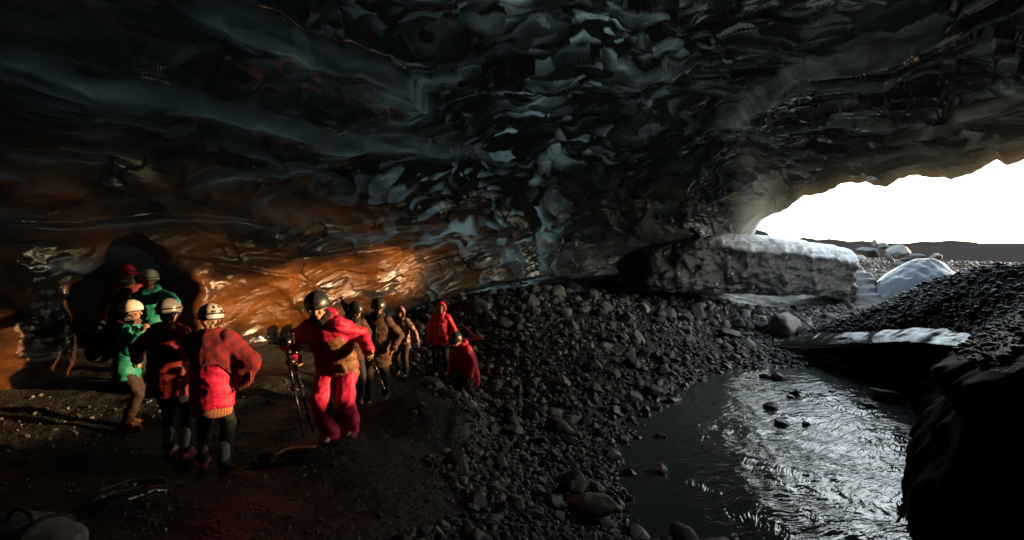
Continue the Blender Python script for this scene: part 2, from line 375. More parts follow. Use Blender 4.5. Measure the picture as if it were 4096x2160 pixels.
D = -.55*(big-.3)-.30*s1*zl*(1-.35*sstep(.35, .6, T))-.17*s2*zone*zl*(1-.6*sstep(.3, .6, T))-.06*s3*(.12+.88*rearz)*zone*zl*(1-.5*sstep(.3, .6, T))
D += .16*fbm(P*np.array((.9, .35, .9)), 3)
st = P*1.; st[..., 2] = P[..., 2]-.35*np.hypot(P[..., 0]+6, P[..., 1]-6); Ds = .10*fbm(np.stack([P[..., 0]*.6, P[..., 1]*.6, st[..., 2]*2.1], -1)+.3*warp, 4)-.35*(big-.3)+.22*fbm(P*.5+9, 2)-.035*s2-.010*s3
low = sstep(4.2, 3.2, B[..., 2]); D = D*(1-low)+Ds*low
dl0 = np.linalg.norm(B-B[:, :1], axis=-1); D *= 1-.7*Mo*np.exp(-(dl0/1.6)**2)
# long folds and shelves read off the roof
qx, qy, qw = project(B)
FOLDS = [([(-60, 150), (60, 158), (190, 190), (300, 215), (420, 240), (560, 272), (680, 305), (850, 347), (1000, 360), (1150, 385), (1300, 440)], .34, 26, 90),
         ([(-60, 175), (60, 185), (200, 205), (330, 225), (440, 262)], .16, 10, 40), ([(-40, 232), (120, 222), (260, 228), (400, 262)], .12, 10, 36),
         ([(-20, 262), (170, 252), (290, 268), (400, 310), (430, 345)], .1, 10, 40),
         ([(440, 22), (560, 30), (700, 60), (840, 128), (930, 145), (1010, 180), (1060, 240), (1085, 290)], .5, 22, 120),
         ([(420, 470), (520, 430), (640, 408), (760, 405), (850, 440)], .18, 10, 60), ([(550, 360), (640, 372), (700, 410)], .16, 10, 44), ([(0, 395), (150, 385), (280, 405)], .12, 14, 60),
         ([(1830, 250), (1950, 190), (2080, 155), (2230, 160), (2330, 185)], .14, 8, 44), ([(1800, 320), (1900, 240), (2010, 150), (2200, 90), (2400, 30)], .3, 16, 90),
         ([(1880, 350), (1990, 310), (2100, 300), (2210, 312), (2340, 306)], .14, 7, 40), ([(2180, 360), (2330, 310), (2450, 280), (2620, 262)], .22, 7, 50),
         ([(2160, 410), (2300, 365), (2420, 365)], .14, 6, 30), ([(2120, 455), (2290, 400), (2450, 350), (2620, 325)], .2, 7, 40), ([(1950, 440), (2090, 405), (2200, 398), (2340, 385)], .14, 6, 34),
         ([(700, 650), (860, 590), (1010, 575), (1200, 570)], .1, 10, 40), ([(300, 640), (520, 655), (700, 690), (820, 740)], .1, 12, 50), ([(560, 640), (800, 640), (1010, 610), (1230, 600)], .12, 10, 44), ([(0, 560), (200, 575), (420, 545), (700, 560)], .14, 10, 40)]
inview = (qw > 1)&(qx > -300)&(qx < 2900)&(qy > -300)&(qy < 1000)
vx, vy = qx[inview], qy[inview]; acc = np.zeros(vx.shape); fold_sheen = np.zeros(vx.shape)
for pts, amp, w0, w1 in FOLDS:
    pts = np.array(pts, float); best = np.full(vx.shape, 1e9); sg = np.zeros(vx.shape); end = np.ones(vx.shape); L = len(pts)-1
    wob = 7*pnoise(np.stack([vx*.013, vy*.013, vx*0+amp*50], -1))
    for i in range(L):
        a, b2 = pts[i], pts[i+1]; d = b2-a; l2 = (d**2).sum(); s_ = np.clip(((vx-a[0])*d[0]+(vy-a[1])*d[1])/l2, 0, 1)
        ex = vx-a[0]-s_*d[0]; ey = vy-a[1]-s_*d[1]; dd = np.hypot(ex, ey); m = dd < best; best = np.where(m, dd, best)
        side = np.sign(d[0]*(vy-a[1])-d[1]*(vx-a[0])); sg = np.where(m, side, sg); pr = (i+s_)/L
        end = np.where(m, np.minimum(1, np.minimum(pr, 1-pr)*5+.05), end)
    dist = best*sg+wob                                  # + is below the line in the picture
    fold_sheen = np.maximum(fold_sheen, end*min(1, amp*4)*np.where(dist > 0, np.exp(-(dist/min(w1*.35, 7.5))), np.exp(-(dist/w0*1.5)**2)))  # mask for sky highlights painted along the fold lines
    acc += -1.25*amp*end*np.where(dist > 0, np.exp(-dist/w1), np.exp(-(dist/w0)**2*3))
D[inview] += acc; ridge = np.zeros(D.shape); ridge[inview] = fold_sheen  # ridge holds the painted sky sheen along the folds
D *= (1-.7*sstep(.02, .35, ins))*edge
Vi = B+N*D[..., None]
# mouth rim: ragged thin ice
lipn = fbm(np.stack([THg*.16, T*0, T*0], -1), 4); Vi[..., 2] += Mo*(1-sstep(0, .22, T))*.32*lipn
Vi[..., :2] *= 1
dlip = np.linalg.norm(B-B[:, :1], axis=-1)
gl_ = np.exp(-((THg-30.5)/3.6)**2); thin = Mo*np.exp(-dlip/(.2+.8*gl_))*(.16+.84*gl_)
ash = sstep(5.7, 3.5, B[..., 2]+.5*fbm(P*.5, 3)-.12*sstep(-10, -60, THg)*3)*(1-.8*sstep(24, 40, THg))  # ash in the lower walls, carried higher to paint in warm bounce light
silt = sstep(-3.5, 1.5, B[..., 0]+.8*fbm(P*.35+5, 2))*sstep(9, 13, B[..., 1])
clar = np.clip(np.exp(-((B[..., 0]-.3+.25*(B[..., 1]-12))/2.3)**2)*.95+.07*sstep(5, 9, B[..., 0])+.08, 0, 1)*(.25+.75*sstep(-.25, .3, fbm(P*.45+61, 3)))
amb_glint = np.exp(-((qx-1740)/300)**2-((qy-510)/50)**2)*(qw > 5)*sstep(-.05, .3, fbm(P*1.1+90, 3)); amb_glint = np.clip(amb_glint, 0, 1)  # warm reflected glints painted into the ice tint near the mouth
# outer skin: firn and snow over the roof, down to the plain outside
no = 60; to = np.linspace(0, 1, no)
THo, To = np.meshgrid(th, to, indexing='ij'); Mo2, Rb2, Zb2 = sm(THo, MO), sm(THo, RR), sm(THo, ZB)
PHo = To*np.pi/2*.985; base0 = Zb2*Mo2+(1-Mo2)*.2
thk = (.25+3.2*sstep(0, .75, To))*Mo2+(1-Mo2)*2.6
ro = (Rb2+Mo2*.0+(1-Mo2)*(2.6+1.4*(1-To)**2)+Mo2*(.22*np.sin(np.clip(To*14, 0, np.pi/2))+1.2*sstep(.02, .3, To)))*np.cos(PHo)**(.8+.2*Mo2)
zo = base0+(ZC+2.5-base0)*np.sin(PHo)**.9+Mo2*.10*sstep(0, .05, To)
Vo = np.stack([ro*np.sin(np.radians(THo)), CY+ro*np.cos(np.radians(THo)), zo], -1)
sn = fbm(Vo*.5, 4)*.35+.12*fbm(Vo*2.2, 3); Vo = Vo+np.stack([np.sin(np.radians(THo))*sn*.6, np.cos(np.radians(THo))*sn*.6, sn*.5*sstep(0, .1, To)], -1)
Vo[:, 0] = Vi[:, 0]*Mo2[:, :1]+Vo[:, 0]*(1-Mo2[:, :1])
for i_, f_ in ((1, .6), (2, .25)): Vo[:, i_, 2] = Vo[:, i_, 2]*(1-f_*Mo2[:, 0])+(Vi[:, 0, 2]+.05*i_)*f_*Mo2[:, 0]
n0 = len(th)*ny
F1 = grid_faces(len(th), ny, True)[:, ::-1]; F2 = grid_faces(len(th), no, True)+n0
A_ = np.arange(len(th)); A2 = (A_+1) % len(th); F3 = np.stack([A_*ny, n0+A_*no, n0+A2*no, A2*ny], -1)[:, ::-1]
Vg = np.concatenate([Vi.reshape(-1, 3), Vo.reshape(-1, 3)]); Fg = np.concatenate([F1, F2, F3])
mid = np.concatenate([np.zeros(len(F1)), np.ones(len(F2)), np.zeros(len(F3))])
thg = np.concatenate([thin.ravel(), (Mo2*(1-To)).ravel()]); ash_bounce = np.concatenate([ash.ravel(), np.zeros(Vo[..., 0].size)])
# ---- ice: clear dark blue-green ice with cloudy bands and ash layers; lets daylight through
def ice_mat(name, clear, cloud, ashc, trans, transthin, rough=.045, bumps=1., silty=False):
    t = NT(name); p = t.pos(); ps = t.map(p, (1, .45, 1.2))
    wv_ = t.n('TexNoise', {'Vector': ps, 'Scale': .55, 'Detail': 3.}).outputs['Color']
    pw = t.n('VectorMath', {0: ps, 1: t.n('VectorMath', {0: wv_, 1: (1.1, 1.1, 1.1)}, operation='MULTIPLY').outputs[0]}, operation='ADD').outputs[0]
    band = t.ramp(t.noise(pw, .55, 2, .5), [(.54, 0.), (.80, 1.)]); wisps = t.ramp(t.noise(t.map(pw, (1, .3, 2.4)), 1.6, 4, .55), [(.52, 0.), (.85, 1.)])
    fo = t.math('FRACT', t.math('MULTIPLY', t.noise(t.map(pw, (1, .5, 1.6)), .9, 2, .5), 7.)); fol = t.ramp(fo, [(0., 1.), (.12, .55), (.45, .0), (.97, .0), (1., .6)])
    fo2 = t.math('FRACT', t.math('MULTIPLY', t.noise(t.map(pw, (1, .6, 1.4)), 2.2, 2, .5), 6.)); fol2 = t.ramp(fo2, [(0., 1.), (.2, .35), (.5, 0.), (1., .3)])
    specks = t.ramp(t.noise(p, 26, 3, .75), [(.64, 1.), (.70, .25)])
    grit = t.ramp(t.noise(p, 34, 4, .7), [(.5, 0.), (.68, 1.)])
    an = t.math('MULTIPLY', t.attr('ash'), t.ramp(t.noise(pw, 1.2, 4), [(.36, .15), (.60, 1.)]), True)  # on the cave walls the ash mask also paints in warm bounce light
    col = t.mix(t.math('MULTIPLY', band, .8), clear, cloud); ashc_ = t.mix(t.attr('silt'), ashc, (.042, .041, .04)) if silty else t.mix(0., ashc, ashc)
    col = t.mix(an, col, t.mix(grit, ashc_, t.mix(1., ashc_, (1.9, 1.9, 1.9), 'MULTIPLY')))
    th_ = t.attr('thin')
    patch = t.ramp(t.noise(pw, 1.5, 3, .55), [(.48, 0.), (.64, 1.)]); core = t.math('MULTIPLY', patch, t.math('ADD', .25, t.math('ADD', t.math('MULTIPLY', fol, .9), t.math('MULTIPLY', fol2, .5))))
    tr0 = t.math('ADD', t.math('MULTIPLY', band, t.math('ADD', .12, t.math('MULTIPLY', fol2, .5))), core)
    tr = t.math('MULTIPLY', t.math('MULTIPLY', tr0, specks), t.math('SUBTRACT', 1., t.math('MULTIPLY', an, .85)))
    th_ = t.attr('thin')
    if silty:
        sheen_ = t.math('MULTIPLY', t.attr('ridge'), t.ramp(t.noise(t.map(pw, (1, .4, 1.5)), 1.3, 3), [(.35, .15), (.65, 1.)]))
        col = t.mix(t.math('MULTIPLY', sheen_, .9), col, (.028, .05, .053)); cl_ = t.math('MULTIPLY', t.attr('clear'), t.math('MULTIPLY', specks, t.ramp(t.noise(pw, 1.8, 2), [(.3, .35), (.65, 1.)]))); tr = t.math('ADD', t.math('MULTIPLY', cl_, 2.6), t.math('MULTIPLY', sheen_, .42))  # painted sky sheen on the folds, in base and translucent colour
    tc = t.mix(tr, tuple(x*.012 for x in trans), trans)
    if silty:
        am_ = t.attr('amber_glint'); tc = t.mix(am_, tc, t.mix(t.math('MULTIPLY', t.attr('clear'), 2.2, True), (.006, .004, .002), (.24, .11, .03)))
    tc = t.mix(th_, tc, transthin)
    h1 = t.noise(t.map(pw, (1, 1, 1)), 3.5, 3, .5); h2 = t.noise(ps, 13, 3, .55); h3 = t.noise(p, 60, 3, .6)
    vo = t.n('TexVoronoi', {'Vector': pw, 'Scale': 2.4, 'Smoothness': .25}, feature='SMOOTH_F1').outputs['Distance']
    b = t.bump(vo, t.math('MULTIPLY', .035*bumps, t.math('SUBTRACT', 1., t.math('MULTIPLY', an, .65))), .6); b = t.bump(fo2, .008*bumps, .35, b); b = t.bump(h1, .022*bumps, .6, b); b = t.bump(h2, .010*bumps, .5, b); hs_ = t.noise(t.map(p, (.5, .5, 2.2), (R(25), 0, 0)), 9, 4, .65); b = t.bump(hs_, t.math('MULTIPLY', an, .022), .8, b); b = t.bump(h3, t.math('ADD', .001, t.math('MULTIPLY', an, .007)), .9, b)
    ro_ = t.math('ADD', rough, t.math('MULTIPLY', an, .24))
    s1 = t.bsdf(Base_Color=col, Roughness=ro_, IOR=1.31, Normal=b, Specular_IOR_Level=t.math('SUBTRACT', .9, t.math('MULTIPLY', an, .6)) if silty else .5)
    s2 = t.n('BsdfTranslucent', {'Color': tc, 'Normal': b}).outputs[0]
    return t.done(t.n('AddShader', {0: s1, 1: s2}).outputs[0])
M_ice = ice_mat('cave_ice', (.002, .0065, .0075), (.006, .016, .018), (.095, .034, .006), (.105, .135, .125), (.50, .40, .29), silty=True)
t = NT('glacier_crust'); p = t.pos(); n = t.noise(p, 2.2, 5, .6)
s1 = t.bsdf(Base_Color=t.mix(t.ramp(n, [(.4, 0.), (.6, 1.)]), (.16, .15, .14), (.5, .52, .55)), Roughness=.5, Normal=t.bump(t.noise(p, 7, 4), .08))
s2 = t.n('BsdfTranslucent', {'Color': (.30, .34, .36, 1)}).outputs[0]
thn = t.math('POWER', t.attr('thin'), 5.); s1 = t.n('MixShader', {0: thn, 1: s1, 2: t.bsdf(Base_Color=(.02, .022, .022), Roughness=.2, IOR=1.31)}).outputs[0]
M_crust = t.done(t.n('AddShader', {0: s1, 1: s2}).outputs[0])
gl = mesh('ice_cave', Vg, Fg, [M_ice, M_crust], attrs={'thin': thg, 'ash': ash_bounce, 'amber_glint': np.concatenate([amb_glint.ravel(), np.zeros(Vo[..., 0].size)]), 'silt': np.concatenate([silt.ravel(), np.zeros(Vo[..., 0].size)]), 'ridge': np.concatenate([(ridge*sstep(2.8, 3.8, P[..., 2])).ravel(), np.zeros(Vo[..., 0].size)]), 'clear': np.concatenate([(clar*rimglow).ravel(), np.zeros(Vo[..., 0].size)])}, midx=mid); tag(gl, kind='structure')
del B, N, P, Pa, D, warp, f1, f2, s1, s2, s3, t1, t2, t3, r1, r2, r3, wf
# ================================================================ gravel-topped ice bank on the right of the stream
BK = np.array([(-3, 4.2, 4.6, 2.3, 8, 4.8), (-1, 4.0, 4.4, 2.3, 8, 4.8), (3, 3.9, 4.3, 2.2, 8.5, 4.8), (5, 4.15, 4.55, 1.9, 9.6, 4.3), (6, 4.6, 5.1, 1.8, 10, 3.6), (6.7, 5.1, 5.7, 1.7, 10.1, 3.2), (8, 6.0, 7.0, 1.6, 10.3, 3.28),
               (9.2, 7.3, 8.4, 1.5, 10.2, 2.9), (10.5, 8.0, 9.0, 1.4, 10.0, 2.93), (12, 8.75, 9.15, 1.15, 10.15, 2.56), (13, 9.05, 9.15, .95, 10.2, 2.15), (14.3, 8.8, 8.95, .58, 10.1, 1.52), (15.6, 8.35, 8.45, .2, 9.6, .78), (16.6, 9.0, 9.1, .0, 9.7, .3), (17.6, 9.3, 9.4, -.2, 9.8, -.1)])
by = np.concatenate([np.arange(-3, 4, .2), np.arange(4, 17.6, .04)])
def bk(y, i):
    e = .35; return (np.interp(y-e, BK[:, 0], BK[:, i])+np.interp(y, BK[:, 0], BK[:, i])+np.interp(y+e, BK[:, 0], BK[:, i]))/3
nt_ = 150; bt = np.linspace(0, 1, nt_); Yb, Tb = np.meshgrid(by, bt, indexing='ij')
xw, xl, zl, xc, zc = (bk(Yb, i) for i in range(1, 6))
# profile: under water -> leaning ice face -> overhanging rim -> gravel slope -> crest -> far side
kx = [xw-.1, xw+(xl-xw)*.3+.12, xl+.15, xl-.12, xl+.12, xl+(xc-xl)*.55, xc, xc+1.2, xc+4.2]
kz = [zl*0-.7, zl*.28, zl*.72, zl*.98, zl*1.0+.1, zl+(zc-zl)*.62+.05, zc, zc-.25, zc*.0+.6]
ks = np.array([0, .18, .3, .38, .42, .62, .78, .86, 1.])
idx = np.clip(np.searchsorted(ks, Tb, side='right')-1, 0, 7); fr = (Tb-ks[idx])/(ks[idx+1]-ks[idx])
KX = np.stack(kx, 0); KZ = np.stack(kz, 0)
tk = lambda K, i: np.take_along_axis(K, i[None], 0)[0]
xb = tk(KX, idx)*(1-fr)+tk(KX, idx+1)*fr; zb_ = tk(KZ, idx)*(1-fr)+tk(KZ, idx+1)*fr
k5 = np.ones(7)/7
pad = lambda a: np.pad(a, ((0, 0), (3, 3)), mode='edge')
xb = np.stack([np.convolve(r, k5, 'valid') for r in pad(xb)]); zb_ = np.stack([np.convolve(r, k5, 'valid') for r in pad(zb_)])
Pb = np.stack([xb, Yb, zb_], -1); gr = sstep(.40, .46, Tb+.03*fbm(Pb*2.5, 3))
icef = 1-gr
W_ = fbm(Pb*.8, 2)[..., None]*.6; f1, f2 = worley((Pb+W_)*np.array((1, .6, 1.3))*1.1); 
dsp = icef*(.22*(np.minimum(f1, 1)**2-.3)+.1*fbm(Pb*1.5, 3))+gr*(.13*fbm(Pb*1.1, 3)+.045*fbm(Pb*5, 3))
endf = sstep(17.4, 16, Yb); xb2 = xb+dsp*.9*endf; zb2 = zb_-dsp*.35*icef*endf+dsp*gr*.7*endf
t = NT('bank_gravel'); p = t.pos(); n2 = t.noise(p, 30, 4, .65); vo = t.n('TexVoronoi', {'Vector': t.map(p, (1, .8, 1.3)), 'Scale': 17.}, feature='F1')
vc = t.ramp(vo.outputs['Color'], [(.45, 0.), (.95, 1.)])
c = t.mix(vc, t.mix(n2, (.006, .0055, .005), (.018, .017, .0155)), (.035, .033, .03))
b = t.bump(t.math('SUBTRACT', 1., vo.outputs['Distance']), .06, .9); b = t.bump(n2, .02, .6, b)
M_bankgravel = t.done(t.bsdf(Base_Color=c, Roughness=.62, Normal=b, Specular_IOR_Level=.4))
M_bankice = ice_mat('bank_ice', (.0008, .0012, .001), (.002, .003, .003), (.02, .018, .015), (.0, .0, .0), (.3, .31, .27), .7, .6)
M_bankice.node_tree.nodes['Principled BSDF'].inputs['Specular IOR Level'].default_value = .05
Fb = grid_faces(len(by), nt_)
gm = gr[:-1, :-1].reshape(-1) > .5
ob = mesh('gravel_bank', np.stack([xb2, Yb, zb2], -1).reshape(-1, 3), Fb, [M_bankice, M_bankgravel], attrs={'ash': np.zeros(xb.size), 'thin': np.zeros(xb.size)}, midx=gm.astype(int)); tag(ob, kind='structure')
def bank_z(y, u):
    """a point on the gravel slope: u 0 at the ice rim, 1 at the crest, up to 1.4 behind it"""
    j = np.clip(np.searchsorted(by, y), 0, len(by)-1); i = np.clip(((.44+u*.34)*(nt_-1)).astype(int), 0, nt_-1)
    return xb2[j, i], by[j], zb2[j, i]
# ---- pale clear-ice ledge sticking out of the bank at the water's far end
def slab(name, path, prof, mat, n_amp, thinv, seed=0, label=None, cat='ice', nu=120):
    """path: (x, y, z, size, side-x, side-y) stations; prof: closed cross-section in (out, up)"""
    path = np.array(path, float); s = np.linspace(0, len(path)-1, nu); st = np.stack([np.interp(s, np.arange(len(path)), path[:, i]) for i in range(path.shape[1])], -1)
    prof = np.array(prof, float); m = 48; q = np.linspace(0, len(prof), m, endpoint=False); pr = np.concatenate([prof, prof[:1]])
    pu = np.interp(q, np.arange(len(pr)), pr[:, 0]); pv = np.interp(q, np.arange(len(pr)), pr[:, 1])
    V = np.zeros((nu, m, 3)); V[..., 0] = st[:, None, 0]+st[:, None, 3]*pu*st[:, None, 4]; V[..., 1] = st[:, None, 1]+st[:, None, 3]*pu*st[:, None, 5]; V[..., 2] = st[:, None, 2]+st[:, None, 3]*pv
    nn = fbm(V*1.6+seed, 4); f1, _ = worley(V*np.array((1.3, 1.3, 1.6))*1.4+seed); k = n_amp*(nn*.6-(np.minimum(f1, 1)**2-.3)*.9)
    cen_ = V.mean(1, keepdims=True); dr = V-cen_; dr /= np.linalg.norm(dr, axis=-1, keepdims=True)+1e-6; V = V+dr*k[..., None]*np.minimum(1, st[:, None, 3]*2)[..., None]
    F = np.concatenate([grid_faces(m, nu, True)]); Vt = V.transpose(1, 0, 2).reshape(-1, 3)
    F = [tuple(f) for f in F]+[tuple(range(0, m*nu, nu)), tuple(range(m*nu-1, -1, -nu))]
    zz = thinv(V.transpose(1, 0, 2)).ravel() if callable(thinv) else np.full(len(Vt), thinv)
    o = mesh(name, Vt, F, mat, attrs={'thin': zz, 'ash': np.zeros(len(Vt))})
    if label: tag(o, label, cat)
    return o
M_ledge = ice_mat('ledge_ice', (.008, .011, .010), (.04, .05, .054), (.03, .025, .02), (.06, .08, .07), (.3, .32, .28), .15)
slab('ice_ledge', [(8.05, 15.75, .18, .12, -1, -.3), (8.3, 15.2, .42, .5, -1, -.4), (8.62, 14.4, .58, .62, -1, -.4), (8.8, 13.5, .8, .62, -1, -.4), (9.0, 12.5, 1.02, .6, -1, -.4), (9.0, 11.4, 1.28, .62, -1, -.35), (8.9, 10.4, 1.42, .55, -1, -.35), (8.5, 9.4, 1.52, .4, -1, -.35), (7.9, 8.8, 1.58, .15, -1, -.3)],
     [(-.4, .2), (.0, .22), (.4, .04), (.78, -.26), (.72, -.36), (.3, -.3), (-.2, -.4)], M_ledge, .07, lambda V: sstep(11.5, 15.2, V[..., 1])*.9, 3, 'pale clear ice ledge poking out under the gravel bank beside the stream', 'ice ledge')
# ================================================================ thick ice block left of the cave mouth, cut ice steps, ice dome
t = NT('frosted_ice'); p = t.pos(); fr_ = t.attr('thin'); n = t.noise(t.map(p, (1, 1, .6)), 2.6, 5, .6); n2 = t.noise(p, 18, 4, .6)
f_ = t.ramp(t.math('ADD', fr_, t.math('MULTIPLY', t.math('SUBTRACT', n, .5), .9)), [(.30, 0.), (.72, 1.)])
glint_ = t.n('TexVoronoi', {'Vector': t.map(t.n('VectorMath', {0: p, 1: t.n('TexNoise', {'Vector': p, 'Scale': 2.}).outputs['Color']}, operation='ADD').outputs[0], (1.6, 1., 1.)), 'Scale': 1.9, 'Randomness': 1.}, feature='F1').outputs['Distance']
f_ = t.math('MAXIMUM', f_, t.math('MULTIPLY', t.ramp(glint_, [(.07, 1.), (.12, 0.)]), .8))  # scattered white chips: small glints painted into the frost colour
dark = t.mix(t.ramp(n, [(.35, 0.), (.7, 1.)]), (.005, .005, .005), (.02, .02, .02))
c = t.mix(f_, dark, t.mix(n2, (.30, .31, .33), (.5, .52, .54)))
vo = t.n('TexVoronoi', {'Vector': p, 'Scale': 3.2, 'Smoothness': .3}, feature='SMOOTH_F1').outputs['Distance']
b = t.bump(vo, .05, .6); b = t.bump(t.noise(t.map(p, (1, 1, 1.8)), 5, 4, .6), .12, .8, b); b = t.bump(n2, .02, .6, b)
s1 = t.bsdf(Base_Color=c, Roughness=t.mix(f_, (.14,)*3, (.5,)*3), IOR=1.31, Normal=b)
s2 = t.n('BsdfTranslucent', {'Color': t.mix(f_, (.03, .035, .036), (.28, .29, .3))}).outputs[0]
M_frost = t.done(t.n('AddShader', {0: s1, 1: s2}).outputs[0])
# stations left to right, drawn as one rounded slab lying along the rear of the mouth
bp = []
for px, top, bot, Yd in ((1540, 650, 740, 18.2), (1620, 626, 741, 17.45), (1720, 602, 743, 17.4), (1800, 588, 745, 17.7), (1850, 584, 748, 17.9), (1950, 590, 752, 18.2), (2040, 604, 750, 18.5), (2048, 612, 750, 18.5), (2100, 614, 756, 18.9), (2150, 624, 768, 19.2), (2158, 634, 768, 19.25)):
    a, b2 = at(px, top, Yd), at(px, bot, Yd); bp.append((a[0], Yd, a[2], b2[2]))
bp = np.array(bp); nu = 320; s = np.linspace(0, len(bp)-1, nu); st = np.stack([np.interp(s, np.arange(len(bp)), bp[:, i]) for i in range(4)], -1)
prof = np.array([(0.02, -.75), (-.02, -.3), (-.04, .0), (.1, .45), (.0, .8), (.10, .93), (.45, 1.), (1.2, .98), (1.7, .85), (1.8, -.6), (1.0, -.75)]); m = 110
q = np.linspace(0, len(prof), m, endpoint=False); pr = np.concatenate([prof, prof[:1]]); pu = np.interp(q, np.arange(len(pr)), pr[:, 0]); pv = np.interp(q, np.arange(len(pr)), pr[:, 1])
hh = st[:, None, 2]-st[:, None, 3]
V = np.stack([st[:, None, 0]+0*pu, st[:, None, 1]+pu, st[:, None, 3]+hh*.25+(hh*.75)*np.where(pv > 0, pv, pv*.34)], -1)
nn = fbm(V*.9+4, 3); f1, f2 = worley(V*np.array((1.1, 1.1, .9))*1.5+8); f3, _ = worley(V*4.3)
V[..., 1] += .22*nn+.16*(np.minimum(f1, 1)**2-.3)+.03*(f3-.4)+.10*fbm(V*np.array((1., 1, 2.5))*1.4+3, 4); V[..., 2] += .06*nn+.05*(f3-.4); V[..., 0] += .06*fbm(V*2.+9, 3)
frost = sstep(.52, .82, np.broadcast_to(pv, V.shape[:2])+.0*nn)
qxb = project(V)[0]; frost = frost*sstep(1770, 1870, qxb+40*nn)
F = [tuple(f) for f in grid_faces(m, nu, True)]+[tuple(range(0, m*nu, nu)), tuple(range(m*nu-1, -1, -nu))]
o = mesh('ice_block', V.transpose(1, 0, 2).reshape(-1, 3), F, M_frost, attrs={'thin': frost.T.ravel()})
tag(o, 'thick dark ice block with a frosted white top at the cave mouth', 'ice block')
M_paleice = ice_mat('pale_ice', (.03, .036, .043), (.10, .115, .135), (.05, .045, .04), (.09, .115, .135), (.3, .33, .35), .22, .8)
# steps: melt-rounded treads going up to the right of the block
SV = []; ns = 90; nw = 60
a0 = at(2100, 770, 19.0); a1 = at(2205, 668, 21.2)
sv = np.linspace(0, 1, ns); su = np.linspace(0, 1, nw); Sg, Ug = np.meshgrid(sv, su, indexing='ij')
steps = 6; ph = Sg*steps+.25*np.sin(Ug*3+1); stair = (np.floor(ph)+sstep(.0, .42, ph % 1))/steps
zs = a0[2]-.15+(a1[2]-a0[2]+.15)*np.clip(stair, 0, 1); ysx = 19.3+2.6*Sg
xs = (13.0+.95*Sg)+(1.9-1.0*Sg**2)*Ug+.1*fbm(np.stack([Sg*4, Ug*2, Ug*0], -1), 2)
zs = zs-.55*sstep(.8, 1, Ug)-.4*sstep(.12, 0, Ug)*(1-Sg)+.04*fbm(np.stack([xs*2, ysx*2, zs*2], -1), 3); xs = xs+.15*np.sin(stair*9)
topv = np.stack([xs, ysx, zs], -1); botv = topv.copy(); botv[..., 2] = .3
Vs = np.concatenate([topv.reshape(-1, 3), botv.reshape(-1, 3)]); Ft = grid_faces(ns, nw); nb = ns*nw
ring = [i*nw for i in range(ns)]+[(ns-1)*nw+j for j in range(1, nw)]+[i*nw+nw-1 for i in range(ns-2, -1, -1)]+[j for j in range(nw-2, 0, -1)]
Fs = [tuple(f) for f in Ft]+[tuple(int(v)+nb for v in f[::-1]) for f in Ft]+[(ring[i], ring[i-1], ring[i-1]+nb, ring[i]+nb) for i in range(len(ring))]
o = mesh('ice_steps', Vs, Fs, M_paleice, attrs={'thin': np.zeros(len(Vs)), 'ash': np.zeros(len(Vs))}); tag(o, 'melted ice steps climbing out of the cave mouth beside the ice dome', 'ice steps')
# dome of bare ice outside
th2 = np.linspace(0, 2*np.pi, 130, endpoint=False); r2 = np.linspace(0, 1, 60); TA, RA = np.meshgrid(th2, r2, indexing='ij')
pk = at(2345, 655, 19.5)
dx = 3.4*np.cos(TA)*RA*np.where(np.cos(TA) > 0, 1.25, .62); dy = 2.6*np.sin(TA)*RA
zz = (1-RA**1.7)*(pk[2]-.7)-.55*sstep(.1, 1.4, dx)*(1-RA)+.0
V = np.stack([pk[0]+dx, 19.9+dy, .7+zz], -1); f1, _ = worley(V*np.array((1.5, .7, 1.2))*.9+2)
V[..., 2] += (.14*fbm(V*.9, 3)+.03*fbm(V*np.array((4.5, 1.2, 1)), 3)-.14*(np.minimum(f1, 1)**2-.3))*sstep(1, .8, RA)
o = mesh('ice_dome', V.reshape(-1, 3), np.concatenate([grid_faces(130, 60, True)]), M_paleice, attrs={'thin': np.zeros(V[..., 0].size), 'ash': np.zeros(V[..., 0].size)}); tag(o, 'pale rounded ice dome outside the cave mouth behind the gravel bank', 'ice dome')
# ================================================================ stones
from functools import lru_cache
def ico(sub):
    import bmesh
    bm = bmesh.new(); bmesh.ops.create_icosphere(bm, subdivisions=sub, radius=1); V = np.array([v.co[:] for v in bm.verts]); F = np.array([[v.index for v in f.verts] for f in bm.faces]); bm.free(); return V, F
IC = {k: ico(k) for k in (2, 3, 4)}
def stone_shape(sub, seed, ang=.5):
    """a river stone: noise, then chips cut flat by random planes"""
    r = np.random.default_rng(seed); V, F = IC[sub]; V = V.copy()
    V = V*(1+.22*pnoise(V*1.1+seed*3.7)[:, None]+.08*pnoise(V*2.6+seed)[:, None])
    for _ in range(int(5+ang*12)):
        n = nrm(r.normal(size=3)); d = .52+.36*r.random()+(1-ang)*.12; h = V@n-d; V = V-np.where(h > 0, h*(.75+.25*ang), 0)[:, None]*n
    V = V*(1+.03*pnoise(V*6+seed)[:, None]); V = V*np.array((1, .62+.35*r.random(), .45+.35*r.random())); return V/np.abs(V).max(), F
SH = {2: [stone_shape(2, i, .3+.7*(i % 5)/4) for i in range(16)], 3: [stone_shape(3, 100+i, .3+.7*(i % 5)/4) for i in range(16)]}
t = NT('basalt_stone'); p = t.obj(); wp = t.pos(); ri = t.n('NewGeometry').outputs['Random Per Island']; oi = t.n('ObjectInfo').outputs['Random']
rv = t.math('FRACT', t.math('ADD', ri, oi)); n = t.noise(wp, 9, 4, .6); n2 = t.noise(wp, 55, 3, .6)
base = t.ramp(rv, [(0., (.02, .02, .021)), (.35, (.05, .05, .051)), (.7, (.095, .094, .092)), (.9, (.17, .165, .155)), (1., (.25, .23, .2))])
c = t.mix(1., base, t.ramp(n, [(.25, .55), (.75, 1.25)]), 'MULTIPLY')
